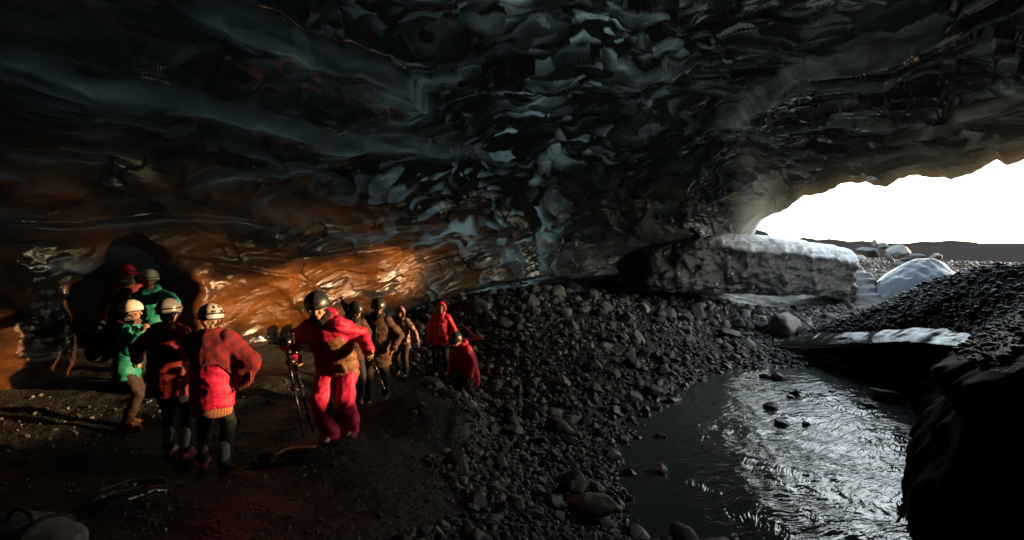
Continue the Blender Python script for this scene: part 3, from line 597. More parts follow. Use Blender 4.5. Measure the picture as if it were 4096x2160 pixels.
wet = t.ramp(t.n('SeparateXYZ', {0: wp}).outputs[2], [(.03, 1.), (.2, 0.)])
c = t.mix(wet, c, t.mix(1., c, (.35, .35, .36), 'MULTIPLY'))
M_stone = t.done(t.bsdf(Base_Color=c, Roughness=t.math('SUBTRACT', t.math('ADD', .5, t.math('MULTIPLY', n, .3)), t.math('MULTIPLY', wet, .4)), Normal=t.bump(n2, .012, .7, t.bump(n, .03, .5)), Specular_IOR_Level=.4))
def rotm(r, flat=.5):
    yaw = r.random()*2*np.pi; a, b = r.normal(size=2)*flat
    return np.array(Matrix.Rotation(yaw, 3, 'Z') @ Matrix.Rotation(a, 3, 'X') @ Matrix.Rotation(b, 3, 'Y'))
def waterside(x, y): return zg(x, y, False)
r = np.random.default_rng(11)
cand = []
def scatter(n, x0, x1, y0, y1, smin, smax, power, accept):
    x = r.uniform(x0, x1, n); y = r.uniform(y0, y1, n); s = smin*(1-r.random(n)*(1-(smin/smax)**power))**(-1/power)
    z = zg(x, y); k = accept(x, y, z); return np.stack([x[k], y[k], z[k], s[k]], -1)
gravel = lambda x, y, z: (z > -.06)&(x > -.75-.28*(np.clip(y, 4, 12)-6)*.2-.35*sstep(9, 13, y)*6+.25*np.sin(y*3))&(x < np.interp(y, [3, 10, 13, 15.2, 16.6, 20], [8, 8, 9.4, 9.0, 12.8, 14.5]))&(np.random.default_rng(3).random(len(x)) < np.interp(y, [3, 4.5, 7, 20], [.5, .8, 1, 1]))
A = scatter(2600, -4.5, 12.5, 3.6, 19.2, .085, .27, 2.4, gravel)
B_ = scatter(15000, -4.5, 12.5, 3.6, 19.2, .035, .11, 1.5, gravel)
Bn = scatter(9000, -1, 3.5, 3.4, 9., .02, .06, 1.3, gravel)
Lf = scatter(1700, -6.5, -.3, 2.6, 9, .012, .042, 2.1, lambda x, y, z: (z > .1)&(fbm(np.stack([x*.9, y*.9, x*0], -1), 2) > -.05))
Rr = scatter(150, -3, 9, 15, 19.8, .16, .42, 1.8, lambda x, y, z: (z > .35)&(x > -2.4)&(y > 14.5-.0*x))
Of = scatter(5000, 9.8, 34, 21.5, 46, .05, .22, 1.8, lambda x, y, z: (x/y > .58)&(x/y < 1.15))
allc = np.concatenate([A, B_, Bn, Lf, Rr, Of])
# the big stones keep clear of each other
order = np.argsort(-allc[:, 3]); cell = {}; keep = []
for i in order:
    x, y, z, s = allc[i]; kx, ky = int(x/.45), int(y/.45); ok = True
    if s > .07:
        for a in (-1, 0, 1):
            for b in (-1, 0, 1):
                for (X1, Y1, S1) in cell.get((kx+a, ky+b), ()):
                    if (x-X1)**2+(y-Y1)**2 < ((s+S1)*.62)**2: ok = False
        if ok: cell.setdefault((kx, ky), []).append((x, y, s))
    if ok: keep.append(i)
allc = allc[keep]
def clear_of_people(c): 
    return all((c[0]-q[0])**2+(c[1]-q[1])**2 > (.22+c[3])**2 for q in FEET)
FEET = [(-3.05, 5.2), (-3.7, 5.5), (-4.86, 6.4), (-1.98, 5.9), (-2.24, 8.67), (-2.35, 11.7), (-1.55, 12), (-.9, 9.5)]
allc = np.array([c for c in allc if clear_of_people(c)])
px, py, pw_ = project(allc[:, :3]); size = allc[:, 3]/pw_
infr = (px > 10)&(px < 2560)&(py < 1350)&(py > 560); score = np.where(infr, size, 0); pick = set(np.argsort(-score)[:265].tolist())
V_ = []; F_ = []; nv = 0; singles = []; Vo_ = []; Fo_ = []; no_ = 0
for i, (x, y, z, s) in enumerate(allc):
    if i in pick: singles.append((x, y, z, s)); continue
    sub = 3 if s/pw_[i] > .0085 else 2; v, f = SH[sub][r.integers(16)]; rm = rotm(r, .45); v = (v*s)@rm.T+np.array((x, y, z+s*.16)); 
    if y > 20.5: Vo_.append(v); Fo_.append(f+no_); no_ += len(v)
    else: V_.append(v); F_.append(f+nv); nv += len(v)
o = mesh('loose_gravel', np.concatenate(V_), np.concatenate(F_), M_stone); tag(o, kind='stuff')
SM = []
for i, (v, f) in enumerate([stone_shape(4, 200+k, .3+.7*(k % 6)/5) for k in range(14)]):
    me = mesh('stone_shape', v, f, M_stone, link=False); SM.append(me.data); bpy.data.objects.remove(me)
def stone(x, y, z, s, name='river_stone', k=None, label='rounded grey stone lying on the gravel bank beside the stream', group='grey stones on the gravel bank', scale=(1, 1, 1), yaw=None, tilt=.4, cat='stone', mat=None):
    o = bpy.data.objects.new(name, SM[r.integers(len(SM)) if k is None else k]); COL.objects.link(o); o.location = (x, y, z)
    o.rotation_euler = (r.normal()*tilt, r.normal()*tilt, r.random()*6.28 if yaw is None else yaw); o.scale = (s*scale[0], s*scale[1], s*scale[2]); tag(o, label, cat, group)
    return o
for x, y, z, s in singles:
    lab, gp = 'rounded grey stone lying on the gravel bank beside the stream', 'grey stones on the gravel bank'
    if x < -.9 and y < 8.5: kdim = True; lab, gp = 'small dark stone on the shadowed path near the walkers', 'small stones on the path'
    elif y > 20: lab, gp = 'dark boulder strewn on the plain outside the cave mouth', 'boulders outside the mouth'
    elif y > 15: lab, gp = 'angular grey rock on the slope below the rear ice wall', 'rocks under the rear ice wall'
    stone(x, y, z+s*.18, s, label=lab, group=gp)
# big named rocks
def rock_at(px, py, Y, s, **k):
    p = at(px, py, Y); return stone(p[0], p[1], p[2], s, name='boulder', group=None, cat='boulder', **k)
rock_at(1440, 1215, 6.0, .2, k=3, label='smooth grey boulder on the near bank behind the long flat one', scale=(1, .95, 1.0), yaw=.4, tilt=.1)
rock_at(1490, 1268, 5.35, .30, k=6, label='long flat dark boulder nearest the water on the near bank', scale=(1, .8, .85), yaw=-.5, tilt=.1)
rock_at(1318, 1165, 6.9, .17, k=1, label='pale squarish stone standing on edge among the bank gravel', tilt=.3)
rock_at(1970, 818, 16.6, .62, k=9, label='large blue grey boulder below the ice block at the cave mouth', scale=(.9, 1, 1.15), tilt=.1)
rock_at(1830, 838, 16.0, .42, k=4, label='dark rounded boulder left of the large blue grey one', tilt=.2)
rock_at(2020, 838, 16.2, .36, k=11, label='pale split boulder right of the large blue grey one', tilt=.3)
rock_at(1270, 985, 10.2, .2, k=2, label='brown flat topped stone on the gravel behind the earth ledge', tilt=.1)
rock_at(1800, 1380, 4.7, .3, k=5, label='big black rock at the bottom edge where the stream leaves the picture', scale=(1.1, .8, .75), yaw=.2, tilt=.1)
for px, py, s, lab in ((1998, 990, .17, 'dark rock with a smaller twin breaking the stream surface'), (1990, 1000, .1, 'small wet stone against a dark rock in the stream'), (1937, 1026, .16, 'lone black rock in the middle of the stream'), (1965, 1066, .14, 'half drowned flat stone with water sliding over it'), (2028, 1068, .09, 'smallest black stone in mid stream'), (2222, 1003, .36, 'large round rock beside the dark ice on the far side of the stream'),
                       (2190, 1022, .16, 'broken black rock just below the large round rock'), (2095, 985, .1, 'thin wet stone awash near the far bank'), (1955, 955, .22, 'wet black boulder at the upstream edge of the water'), (1925, 948, .16, 'wet stone at the upstream edge beside a black boulder'), (1662, 1100, .12, 'stone with a pale face near the left edge of the water'), (2150, 942, .42, 'flat dark slab rock where the far bank meets the ice'), (1655, 1028, .13, 'stone at the left waterline next to the darker pebble pair'), (1585, 1190, .1, 'black stone in the quiet shallows by the bank')):
    p = atz(px, py, .0); stone(p[0], p[1], p[2]+s*.12, s, name='boulder', label=lab, group=None, cat='rock', tilt=.15, scale=(1, .9, .8))
p = atz(1665, 1185, .0); t = NT('floating_ice'); M_floe = t.done(t.bsdf(Base_Color=(.7, .74, .78), Roughness=.15, IOR=1.31, Normal=t.bump(t.noise(t.obj(), 3, 4), .15)))
v, f = stone_shape(4, 500, .7); o = mesh('ice_chunk', v*np.array((.07, .15, .09)), f, M_floe); o.location = (p[0], p[1], .05); o.rotation_euler = (.2, .1, .25); tag(o, 'small white chunk of ice stranded in the shallow water', 'ice chunk')
# rock pile outside
for i, (px, py, Y, s, lab, sc_) in enumerate(((2185, 634, 36, .95, 'large brown boulder in the pile outside the cave', (1.25, .9, .8)), (2258, 634, 35, .8, 'block shaped grey boulder right of the brown one', (1.15, .9, .9)), (2222, 619, 38, .5, 'small boulder on top of the pile outside', (1.2, 1, .9)), (2140, 642, 34, .5, 'dark boulder at the left end of the outside pile', (1.3, 1, .8)), (2355, 646, 32, .42, 'low boulder on the plain right of the pile', (1.4, 1, .7)), (2305, 642, 34, .34, 'flat stone between the pile and the low boulder', (1.6, 1, .5)),
    (2200, 612, 39, .3, 'orange tinted stone perched highest on the outside pile', (1, 1, .9)), (2235, 648, 33, .4, 'squat dark rock at the front foot of the outside pile', (1.3, 1, .8)), (2165, 650, 32, .36, 'pale cracked rock in front of the brown boulder outside', (1.1, 1, .9)), (2285, 652, 32, .3, 'small rock at the right foot of the outside pile', (1.2, 1, .8)))):
    rock_at(px, py, Y, s, k=[4, 10, 11, 5, 3, 9, 4, 11, 10, 5][i], label=lab, tilt=.35, scale=sc_)
# pebbles lying all over the gravel bank
n = 11000; yy = 5+11.2*r.random(n); u = r.random(n)*1.25-.04; x, y, z = bank_z(yy, u); s = np.minimum(.016*(1-r.random(n)*.992)**(-.5), .085)
V_ = []; F_ = []; nv = 0
for i in range(n):
    v, f = SH[2][r.integers(16)]; v = (v*s[i]*np.array((1, 1, .75)))@rotm(r, .3).T+np.array((x[i]-s[i]*.1, y[i]+r.normal()*.02, z[i]+s[i]*.2)); V_.append(v); F_.append(f+nv); nv += len(v)
t = NT('wet_basalt_pebble'); ri = t.n('NewGeometry').outputs['Random Per Island']; n = t.noise(t.pos(), 40, 3)
M_peb = t.done(t.bsdf(Base_Color=t.ramp(ri, [(0., (.004, .004, .0037)), (.6, (.012, .0115, .011)), (.92, (.026, .025, .023)), (1., (.08, .075, .07))]), Roughness=.5, Normal=t.bump(n, .01), Specular_IOR_Level=.35))
o = mesh('plain_gravel', np.concatenate(Vo_), np.concatenate(Fo_), M_peb); tag(o, kind='stuff')
o = mesh('bank_pebbles', np.concatenate(V_), np.concatenate(F_), M_peb); tag(o, kind='stuff')
# ================================================================ people
def rz_(a): return np.array(Matrix.Rotation(a, 3, 'Z'))
def rotax(a, axis): return np.array(Matrix.Rotation(a, 3, Vector(axis)))
def ik(a, c, l1, l2, hint):
    d = c-a; L = np.linalg.norm(d); L2 = min(L, (l1+l2)*.995); dn = d/(L+1e-9); c = a+dn*L2
    x = (l1*l1-l2*l2+L2*L2)/(2*L2); h = math.sqrt(max(l1*l1-x*x, 1e-6)); hv = np.asarray(hint, float); hv = nrm(hv-dn*np.dot(hv, dn)); return a+dn*x+hv*h, c
def hand(wrist, d, pn, side, curl, sc=1.):
    """palm, four fingers of different length, thumb from the side of the palm near its base; d along the hand, pn out of the palm"""
    d = nrm(d); pn = nrm(pn-d*np.dot(pn, d)); ac = np.cross(d, pn)*side; L = .098*sc; parts = []
    parts.append(loft([(wrist-d*.03*sc, .027*sc, .02*sc, ac, pn), (wrist+d*.01*sc, .03*sc, .019*sc, ac, pn), (wrist+d*.05*sc, .041*sc, .017*sc, ac, pn), (wrist+d*L, .043*sc, .014*sc, ac, pn)], n=12))
    for k, (o, ln) in enumerate(((.033, .072), (.011, .082), (-.011, .076), (-.033, .06))):
        b = wrist+d*L*.95+ac*o*sc; dd = nrm(d+ac*o*1.5); cu = curl*(.9+.12*k); p = b
        for j, f in enumerate((.45, .32, .25)):
            ang = cu*(.55, .9, .6)[j]; ax = nrm(np.cross(dd, pn)); dd = nrm(rotax(ang, ax)@dd) if ang else dd
            q = p+dd*ln*f*sc; parts.append(capsule(p, (.0095-.0012*j)*sc, q, (.0088-.0012*j)*sc, n=8, m=2)); p = q
    b = wrist+d*.03*sc+ac*.03*sc; td = nrm(ac*.75+d*.65+pn*.35*(1 if curl > .3 else .4)); m_ = b+td*.035*sc
    parts += [capsule(b, .013*sc, m_, .0105*sc, n=8, m=2), capsule(m_, .0105*sc, m_+nrm(td*.5+d*.6+pn*.6*curl)*.034*sc, .0085*sc, n=8, m=2)]
    return parts
t = NT('skin'); vc = t.attr('col', 'Color'); n = t.noise(t.obj(), 40, 3)
M_skin = t.done(t.bsdf(Base_Color=t.mix(1., vc, t.ramp(n, [(.3, .85), (.7, 1.1)]), 'MULTIPLY'), Roughness=.5, Subsurface_Weight=.08, Specular_IOR_Level=.4))
M_hair = plain('dark_hair', (.02, .013, .009), .45); M_lens = plain('dark_lens', (.01, .01, .012), .12)
M_blk = plain('black_plastic', (.014, .014, .015), .35); M_met = plain('dark_metal', (.05, .05, .052), .3, .8); M_steel = plain('bright_steel', (.45, .45, .45), .25, 1.)
M_boot = fabric('boot_leather', (.018, .015, .013), .5, .002); M_redshoe = fabric('red_shoe', (.16, .012, .014), .5, .002); M_sock = fabric('pale_sock', (.36, .33, .29), .9, .006, 40); M_sole = plain('rubber_sole', (.012, .012, .012), .7)
def wrinkle(V, N, amp, freq=9., axis=(1, 1, 1.8), seed=0., quilt=0.):
    q = V*np.asarray(axis)*freq+seed; n1 = pnoise(q); n2 = 1-np.abs(pnoise(q*.55+7))*2; n3 = pnoise(q*2.4+3)
    d = amp*(.7*n1+.9*(n2-.5)+.3*n3)
    if quilt: d = d+quilt*(np.abs(np.sin(V[:, 2]*np.pi/.105+1.2*pnoise(V*4)))**.6-.6)
    return V+N*d[:, None]
def person(label, loc, yaw, Ht=1.74, lean=0., side=0., head_yaw=0., head_pitch=0., head_roll=0., pelvis=(0, 0, None), wr=None, wl=None, er=(.5, -.6, -.6), el=(-.5, -.6, -.6), feet=((.11, .02), (-.11, -.04)), curl=(.5, .5), palm=((-1, .2, 0), (1, .2, 0)),
           jacket=None, hem=.82, jr=1., trousers=None, baggy=1., boots=None, hood=None, helmet=None, hel_kw=None, skin=(.36, .2, .125), scarf=None, hair=True, beanie=None, gloves=None, lower=None, quilt=0., collar=True, wr_amp=.012, voxel=.0068, socks=False, glasses=False, world=True, arms_sep=False, twist=0., fz=None, knee=(0, 1, 0), neck_fwd=.0):
    """local frame: +y ahead, +x to the person's own right ... mirrored limbs by sign"""
    root = empty('person', loc, yaw); tag(root, label, 'person')
    k = Ht/1.74; Ri = rz_(-yaw); loc = np.asarray(loc, float)
    L = lambda p: Ri@(np.asarray(p, float)-loc)                     # place -> local
    pz = (.93*k if pelvis[2] is None else pelvis[2]); Pv = np.array((pelvis[0], pelvis[1], pz))
    RL = rotax(lean, (-1, 0, 0))@rotax(side, (0, 1, 0)); RT = RL@rz_(twist); up = RL@np.array((0, 0, 1.)); X1 = RT@np.array((1., 0, 0)); Y1 = np.cross(up, X1)
    ch = Pv+up*.34*k; nk = Pv+up*.53*k; hb = nk+(up*.6+np.array((0, 0, .4))+np.array((0, neck_fwd, 0)))*.09*k
    RH = rz_(head_yaw)@rotax(head_pitch, (-1, 0, 0))@rotax(head_roll, (0, 1, 0)); hu = RH@np.array((0, 0, 1.)); hf = RH@np.array((0, 1., 0)); hr = np.cross(hf, hu)
    hc = hb+hu*.095*k+hf*.025*k; HA = np.stack([hr, hf, hu])
    sh = {1: Pv+up*.475*k+X1*.185*k, -1: Pv+up*.475*k-X1*.185*k}; hp = {1: Pv+X1*.09*k, -1: Pv-X1*.09*k}
    hp = {s: Pv+np.array((s*.09*k, 0, -.02)) for s in (1, -1)}
    wrist = {}; elb = {}; hd = {}
    for s, wv_, ev in ((1, wr, er), (-1, wl, el)):
        tgt = L(wv_) if wv_ is not None else sh[s]+np.array((s*.09, .06, -.53*k))
        if wv_ is None: ev = (s*.5, -.8, 0)
        elb[s], wrist[s] = ik(sh[s], tgt, .295*k, .265*k, ev); hd[s] = nrm(wrist[s]-elb[s])
    ank = {}; kn = {}
    for s, f in ((1, feet[0]), (-1, feet[1])):
        fzv = 0 if fz is None else fz[0 if s == 1 else 1]
        ank[s] = np.array((f[0], f[1], .10*k+fzv)); kn[s], ank[s] = ik(hp[s], ank[s], .43*k, .43*k, np.array(knee)+np.array((s*.12, 0, 0)))
    # ---- body: one continuous surface
    B = [loft([(Pv-np.array((0, 0, .1)), .13*k, .1*k, X1, Y1), (Pv, .155*k, .11*k, X1, Y1), (Pv+up*.17*k, .13*k, .095*k, X1, Y1), (ch, .155*k, .11*k, X1, Y1), (Pv+up*.46*k, .15*k, .09*k, X1, Y1), (nk, .07*k, .06*k, X1, Y1)]),
         capsule(nk-up*.03, .058*k, hb+hu*.04, .056*k)]
    B += [ellipsoid(hc+hu*.022*k, (.076*k, .094*k, .09*k), HA), ellipsoid(hc-hu*.035*k+hf*.022*k, (.06*k, .07*k, .075*k), HA), ellipsoid(hc-hu*.088*k+hf*.062*k, (.03*k, .026*k, .024*k), HA),
          capsule(hc+hf*.088*k+hu*.012*k, .011*k, hc+hf*.113*k-hu*.026*k, .0155*k, n=8), ellipsoid(hc+hf*.075*k+hu*.024*k, (.052*k, .022*k, .014*k), HA), ellipsoid(hc+hf*.086*k-hu*.06*k, (.026*k, .013*k, .014*k), HA)]
    for s in (1, -1):
        B += [ellipsoid(hc+hr*s*.078*k-hf*.008*k-hu*.004, (.012*k, .02*k, .032*k), HA), ellipsoid(hc+hr*s*.036*k+hf*.07*k-hu*.03*k, (.022*k, .02*k, .02*k), HA)]
        B += [capsule(sh[s]-X1*s*.03, .06*k, elb[s], .045*k), capsule(elb[s], .043*k, wrist[s], .028*k), capsule(hp[s], .085*k, kn[s], .058*k), capsule(kn[s], .055*k, ank[s], .038*k), capsule(ank[s], .04*k, ank[s]+np.array((0, .13, -.05))*k, .035*k)]
        pn = np.asarray(palm[0 if s == 1 else 1], float); B += hand(wrist[s], hd[s], pn, s, curl[0 if s == 1 else 1], k*(1.12 if gloves else 1.))
    V, F, N = baked(B, voxel, 3, .5)
    l = V-hc; lx, ly, lz = l@hr/k, l@hf/k, l@hu/k
    colr = np.tile(np.array(skin), (len(V), 1)); colr *= (1+.12*pnoise(V*14))[:, None]; face = (ly > .03)&(np.abs(lz) < .14)
    ey = np.exp(-((np.abs(lx)-.031)/.013)**2-((lz-.003)/.0075)**2)*face; br = np.exp(-((np.abs(lx)-.033)/.02)**2-((lz-.03)/.006)**2)*face; lp = np.exp(-(lx/.022)**2-((lz+.062)/.008)**2)*face; ck = np.exp(-((np.abs(lx)-.04)/.02)**2-((lz+.03)/.02)**2)*face
    colr = colr*(1-.88*np.clip(ey+.8*br, 0, 1))[:, None]; colr = colr*(1-lp[:, None]*np.array((.25, .55, .5))); colr = colr*(1-ck[:, None]*np.array((0., .22, .2)))
    if gloves is not None:
        for s in (1, -1):
            g_ = np.linalg.norm(V-(wrist[s]+hd[s]*.1), axis=1) < .16; colr[g_] = gloves
    mesh('body', V, F, M_skin, root, attrs={'col': colr})
    J = dict(root=root, hc=hc, hu=hu, hf=hf, hr=hr, HA=HA, k=k, wrist=wrist, elb=elb, hd=hd, sh=sh, Pv=Pv, up=up, X1=X1, Y1=Y1, nk=nk, kn=kn, ank=ank, hp=hp, Ri=Ri, loc=loc, L=L, W=lambda p: rz_(yaw)@np.asarray(p)+loc)
    # ---- clothing
    if trousers:
        T_ = [loft([(Pv+up*.12*k, .15*k, .12*k, X1, Y1), (Pv, .175*k*(.9+.1*baggy), .135*k, X1, Y1), (Pv-np.array((0, 0, .12*k)), .17*k*(.9+.1*baggy), .125*k, X1, Y1)])]
        for s in (1, -1):
            T_ += [capsule(hp[s]-np.array((0, 0, .03)), .105*k*(.7+.3*baggy), kn[s], .08*k*(.65+.35*baggy)), capsule(kn[s], .08*k*(.65+.35*baggy), ank[s]+np.array((0, 0, .03*k)), .062*k*(.5+.5*baggy))]
            if baggy > 1.5: T_.append(loft([(ank[s]-np.array((0, -.01, .065*k)), .1*k, .11*k, X1, Y1), (ank[s]+np.array((0, 0, .1*k)), .1*k, .1*k, X1, Y1), (kn[s]*.6+ank[s]*.4, .1*k, .1*k, X1, Y1)]))
        V, F, N = baked(T_, .012, 4); V = wrinkle(V, N, .011*baggy, 7., (1, 1, 1.5), loc[0])
        z0 = ank[1][2]; mesh('trousers', V, F, trousers, root)
    for s in (1, -1):
        yv = nrm(np.array((s*.25, 1, 0))); a = ank[s]; b0 = np.array((a[0], a[1], a[2]-.062*k))
        bp_ = [capsule(b0-yv*.05*k, .04*k, b0+yv*.15*k, .037*k), capsule(b0+yv*.05+np.array((0, 0, .02)), .042*k, a+np.array((0, 0, .12*k)), .052*k)]
        V, F, N = baked(bp_, .012, 4); V[:, 2] = np.maximum(V[:, 2], a[2]-.098*k)
        bo = mesh('boot', V, F, boots or M_boot, root)
        x_, y_ = np.array((yv[1], -yv[0], 0)), yv; c0 = b0+yv*.05*k-np.array((0, 0, .03*k))
        v, f = loft([(c0-np.array((0, 0, .012)), .045*k, .145*k, x_, y_), (c0+np.array((0, 0, .012)), .048*k, .15*k, x_, y_)], n=20); so_ = mesh('sole', v, f, M_sole, bo)
        if socks:
            V, F, N = baked([capsule(a+np.array((0, 0, .02)), .052*k, a+np.array((0, 0, .2*k)), .06*k)], .01, 3); V = wrinkle(V, N, .004, 14, (1, 1, 5)); mesh('sock', V, F, M_sock, root)
    if jacket:
        hz = Pv+up*(hem-.93)*k if hem >= .93 else Pv-np.array((0, 0, (.93-hem)*k)); w_ = jr*k
        Jp = [loft([(hz, .205*w_, .16*w_, X1, Y1), (hz+(Pv-hz)*.5+up*.06*k, .205*w_, .16*w_, X1, Y1), (Pv+up*.16*k, .19*w_, .15*w_, X1, Y1), (ch, .2*w_, .155*w_, X1, Y1), (Pv+up*.44*k, .19*w_, .135*w_, X1, Y1), (Pv+up*.52*k, .12*w_, .105*w_, X1, Y1), (nk+up*.05*k, .085*k, .085*k, X1, Y1)], n=24)]
        for s in (1, -1):
            Jp += [capsule(sh[s]-X1*s*.04, .088*w_, elb[s], .072*w_), capsule(elb[s], .072*w_, wrist[s]-hd[s]*.005, .05*w_)]
        if hood == 'down': Jp += [ellipsoid(nk+up*.03*k-Y1*.1*k, (.13*k, .075*k, .075*k), np.stack([X1, Y1, up])), capsule(nk+up*.035*k-X1*.085*k, .05*k, nk+up*.0*k-X1*.06*k+Y1*.06*k, .045*k), capsule(nk+up*.035*k+X1*.085*k, .05*k, nk+up*.0*k+X1*.06*k+Y1*.06*k, .045*k)]
        V, F, N = baked(Jp, .011, 4); V = wrinkle(V, N, wr_amp, 8., (1, 1, 2.), loc[0]*3, quilt)
        mats = [jacket]; mi = None
        if lower:
            mats = [jacket, lower[0]]; l = V-Pv; h_ = l@up; sx = l@X1; armd = np.minimum.reduce([np.linalg.norm(V-(sh[s]+(elb[s]-sh[s])*q), axis=1) for s in (1, -1) for q in (.35, .6, .8, 1.)]+[np.linalg.norm(V-(elb[s]+(wrist[s]-elb[s])*q), axis=1) for s in (1, -1) for q in (.3, .6, .9)])
            low = (h_ < lower[1]*k+.02*np.sin(sx*18))&((armd > .118*w_)); Fi = np.asarray(F) if isinstance(F, np.ndarray) else None
            mi = (low[Fi].mean(1) > .5).astype(int) if Fi is not None else None
        jo = mesh('jacket', V, F, mats, root, midx=mi); J['jacket'] = jo
        # zip down the front
        zp = [hz+Y1*.165*w_, Pv+up*.1*k+Y1*.16*w_, ch+Y1*.163*w_, Pv+up*.44*k+Y1*.142*w_]; v, f = tube(zp, .006); mesh('zip', v, f, M_blk, jo)
    if jacket and hem < .8:
        for s in (1, -1):
            pc_ = Pv+up*.02*k+X1*s*.105*w_+Y1*.135*w_; v, f = ellipsoid(pc_, (.06*k, .03*k, .075*k), np.stack([X1, Y1, up])); mesh('pocket', wrinkle(v, np.zeros_like(v), 0.), f, (lower[0] if lower else jacket), jo)
        for s in (1, -1):
            v, f = loft([(wrist[s]-hd[s]*.045, .058*w_, .058*w_, *frame(hd[s])[:2]), (wrist[s]-hd[s]*.03, .061*w_, .061*w_, *frame(hd[s])[:2]), (wrist[s]+hd[s]*.0, .056*w_, .056*w_, *frame(hd[s])[:2])], n=16); mesh('cuff', v, f, jacket, jo)
    if scarf:
        S_ = []
        for a in np.linspace(0, 2*np.pi, 12, endpoint=False): S_.append(ellipsoid(nk+up*.055*k+X1*.07*k*math.cos(a)+Y1*(.07*k*math.sin(a)+.015), (.05*k, .05*k, .055*k), np.stack([X1, Y1, up]), 10, 8))
        V, F, N = baked(S_, .011, 3); V = wrinkle(V, N, .007, 12., (1, 1, 3)); mesh('scarf', V, F, scarf, root)
    if hair:
        V, F, N = baked([ellipsoid(hc+hu*.03*k-hf*.016*k, (.083*k, .096*k, .093*k), HA), ellipsoid(hc-hu*.03*k-hf*.045*k, (.076*k, .058*k, .075*k), HA)], .009, 2); V = wrinkle(V, N, .003, 25, (2, 2, .6)); mesh('hair', V, F, M_hair, root)
    if hood not in (None, 'down'):
        n_, m_ = 30, 18; V = []; keepf = []
        for i in range(m_+1):
            for j in range(n_):
                ph = np.pi*i/m_; a = 2*np.pi*j/n_; d = np.array((math.sin(ph)*math.cos(a), math.cos(ph), math.sin(ph)*math.sin(a)))  # pole along the face
                V.append(hc+np.array((.125*d[0], .135*d[1]-.012, .15*d[2]+.01))*k@HA)
        V = np.array(V); F = []
        for i in range(5, m_):
            for j in range(n_): q = (j+1) % n_; F.append((i*n_+j, i*n_+q, (i+1)*n_+q, (i+1)*n_+j))
        q_ = V+0; d_ = nrm; V = V+(fbm(V*9, 2)*.012)[:, None]*(V-hc)/(np.linalg.norm(V-hc, axis=1)[:, None]); used = sorted({i for f in F for i in f}); mp = {u: i for i, u in enumerate(used)}
        ho = mesh('hood', V[used], [tuple(mp[i] for i in f) for f in F], hood, root); md = ho.modifiers.new('t', 'SOLIDIFY'); md.thickness = .016
        v, f = loft([(nk-up*.0, .12*k, .11*k, X1, Y1), (nk+up*.07*k, .105*k, .1*k, X1, Y1), (hc-hu*.07*k-hf*.015*k, .1*k, .1*k, hr, hf)], n=20); V, F, N = baked([(v, f)], .012, 3); mesh('hood_collar', wrinkle(V, N, .006, 12), F, hood, root)
    if helmet:
        hk = dict(vents=True, band=None, rim=None); hk.update(hel_kw or {}); n_, m_ = 44, 20; V = []; F = []; mi = []
        for i in range(m_+1):
            ph = i/m_*1.62
            for j in range(n_):
                a = 2*np.pi*j/n_; d = np.array((math.sin(ph)*math.cos(a), math.sin(ph)*math.sin(a), math.cos(ph)))
                drop = -.028*sstep(1.2, 1.62, ph)*(1-.9*sstep(-.2, .9, d[1]))
                V.append(hc+(np.array((.122, .142, .125))*d*(1+.025*math.cos(4*a)*sstep(.3, .9, ph))+np.array((0, -.012, .042+drop)))*k@HA)
        for i in range(m_):
            for j in range(n_):
                q = (j+1) % n_; F.append((i*n_+j, (i+1)*n_+j, (i+1)*n_+q, i*n_+q)); ph = (i+.5)/m_*1.62; a = (2*np.pi*(j+.5)/n_) % (np.pi/4)-np.pi/8
                v_ = hk['vents'] and ((.62 < ph < .95 and abs(a) < .16) or (1.12 < ph < 1.32 and abs(a) < .2)); mi.append(1 if v_ else 0)
        hm = mesh('helmet', np.array(V), F, [helmet, M_blk], root, midx=mi); md = hm.modifiers.new('t', 'SOLIDIFY'); md.thickness = .014*k; md.offset = -1
        rim = [hc+(np.array((.124, .144, 0))*np.array((math.cos(a), math.sin(a), 0))+np.array((0, -.012, .03-.028*(1-.9*float(sstep(-.2, .9, math.sin(a)))))))*k@HA for a in np.linspace(0, 2*np.pi, 33)]
        v, f = tube(rim, .006*k); mesh('helmet_rim', v, f, M_blk, hm)
        if hk['band']:
            bd = [hc+(np.array((.127, .147, 0))*np.array((math.cos(a), math.sin(a), 0))+np.array((0, -.012, .062)))*k@HA for a in np.linspace(0, 2*np.pi, 33)]
            v, f = tube(bd, .009*k); mesh('headlamp_band', v, f, M_blk, hm)
        for s in (1, -1):
            v, f = tube([hc+np.array((s*.105, .02, .03))*k@HA, hc+np.array((s*.09, .02, -.05))*k@HA, hc+np.array((s*.03, .05, -.118))*k@HA, hc+np.array((0, .055, -.122))*k@HA], .005*k, 6); mesh('chin_strap', v, f, M_blk, hm)
    if beanie:
        V, F, N = baked([ellipsoid(hc+hu*.055*k-hf*.012*k, (.093*k, .108*k, .082*k), HA), ellipsoid(hc+hu*.03*k-hf*.01*k, (.092*k, .107*k, .035*k), HA)], .009, 3); be = mesh('beanie', wrinkle(V, N, .003, 20, (3, 3, .8)), F, beanie, root)
        bd = [hc+(np.array((.097, .112, 0))*np.array((math.cos(a), math.sin(a), 0))+np.array((0, -.012, .068)))*k@HA for a in np.linspace(0, 2*np.pi, 33)]; v, f = tube(bd, .011*k); mesh('headlamp_band', v, f, M_blk, be)
        v, f = ellipsoid(hc+hf*.11*k+hu*.03*k, (.07*k, .06*k, .008*k), HA); mesh('peak', v, f, beanie, be)
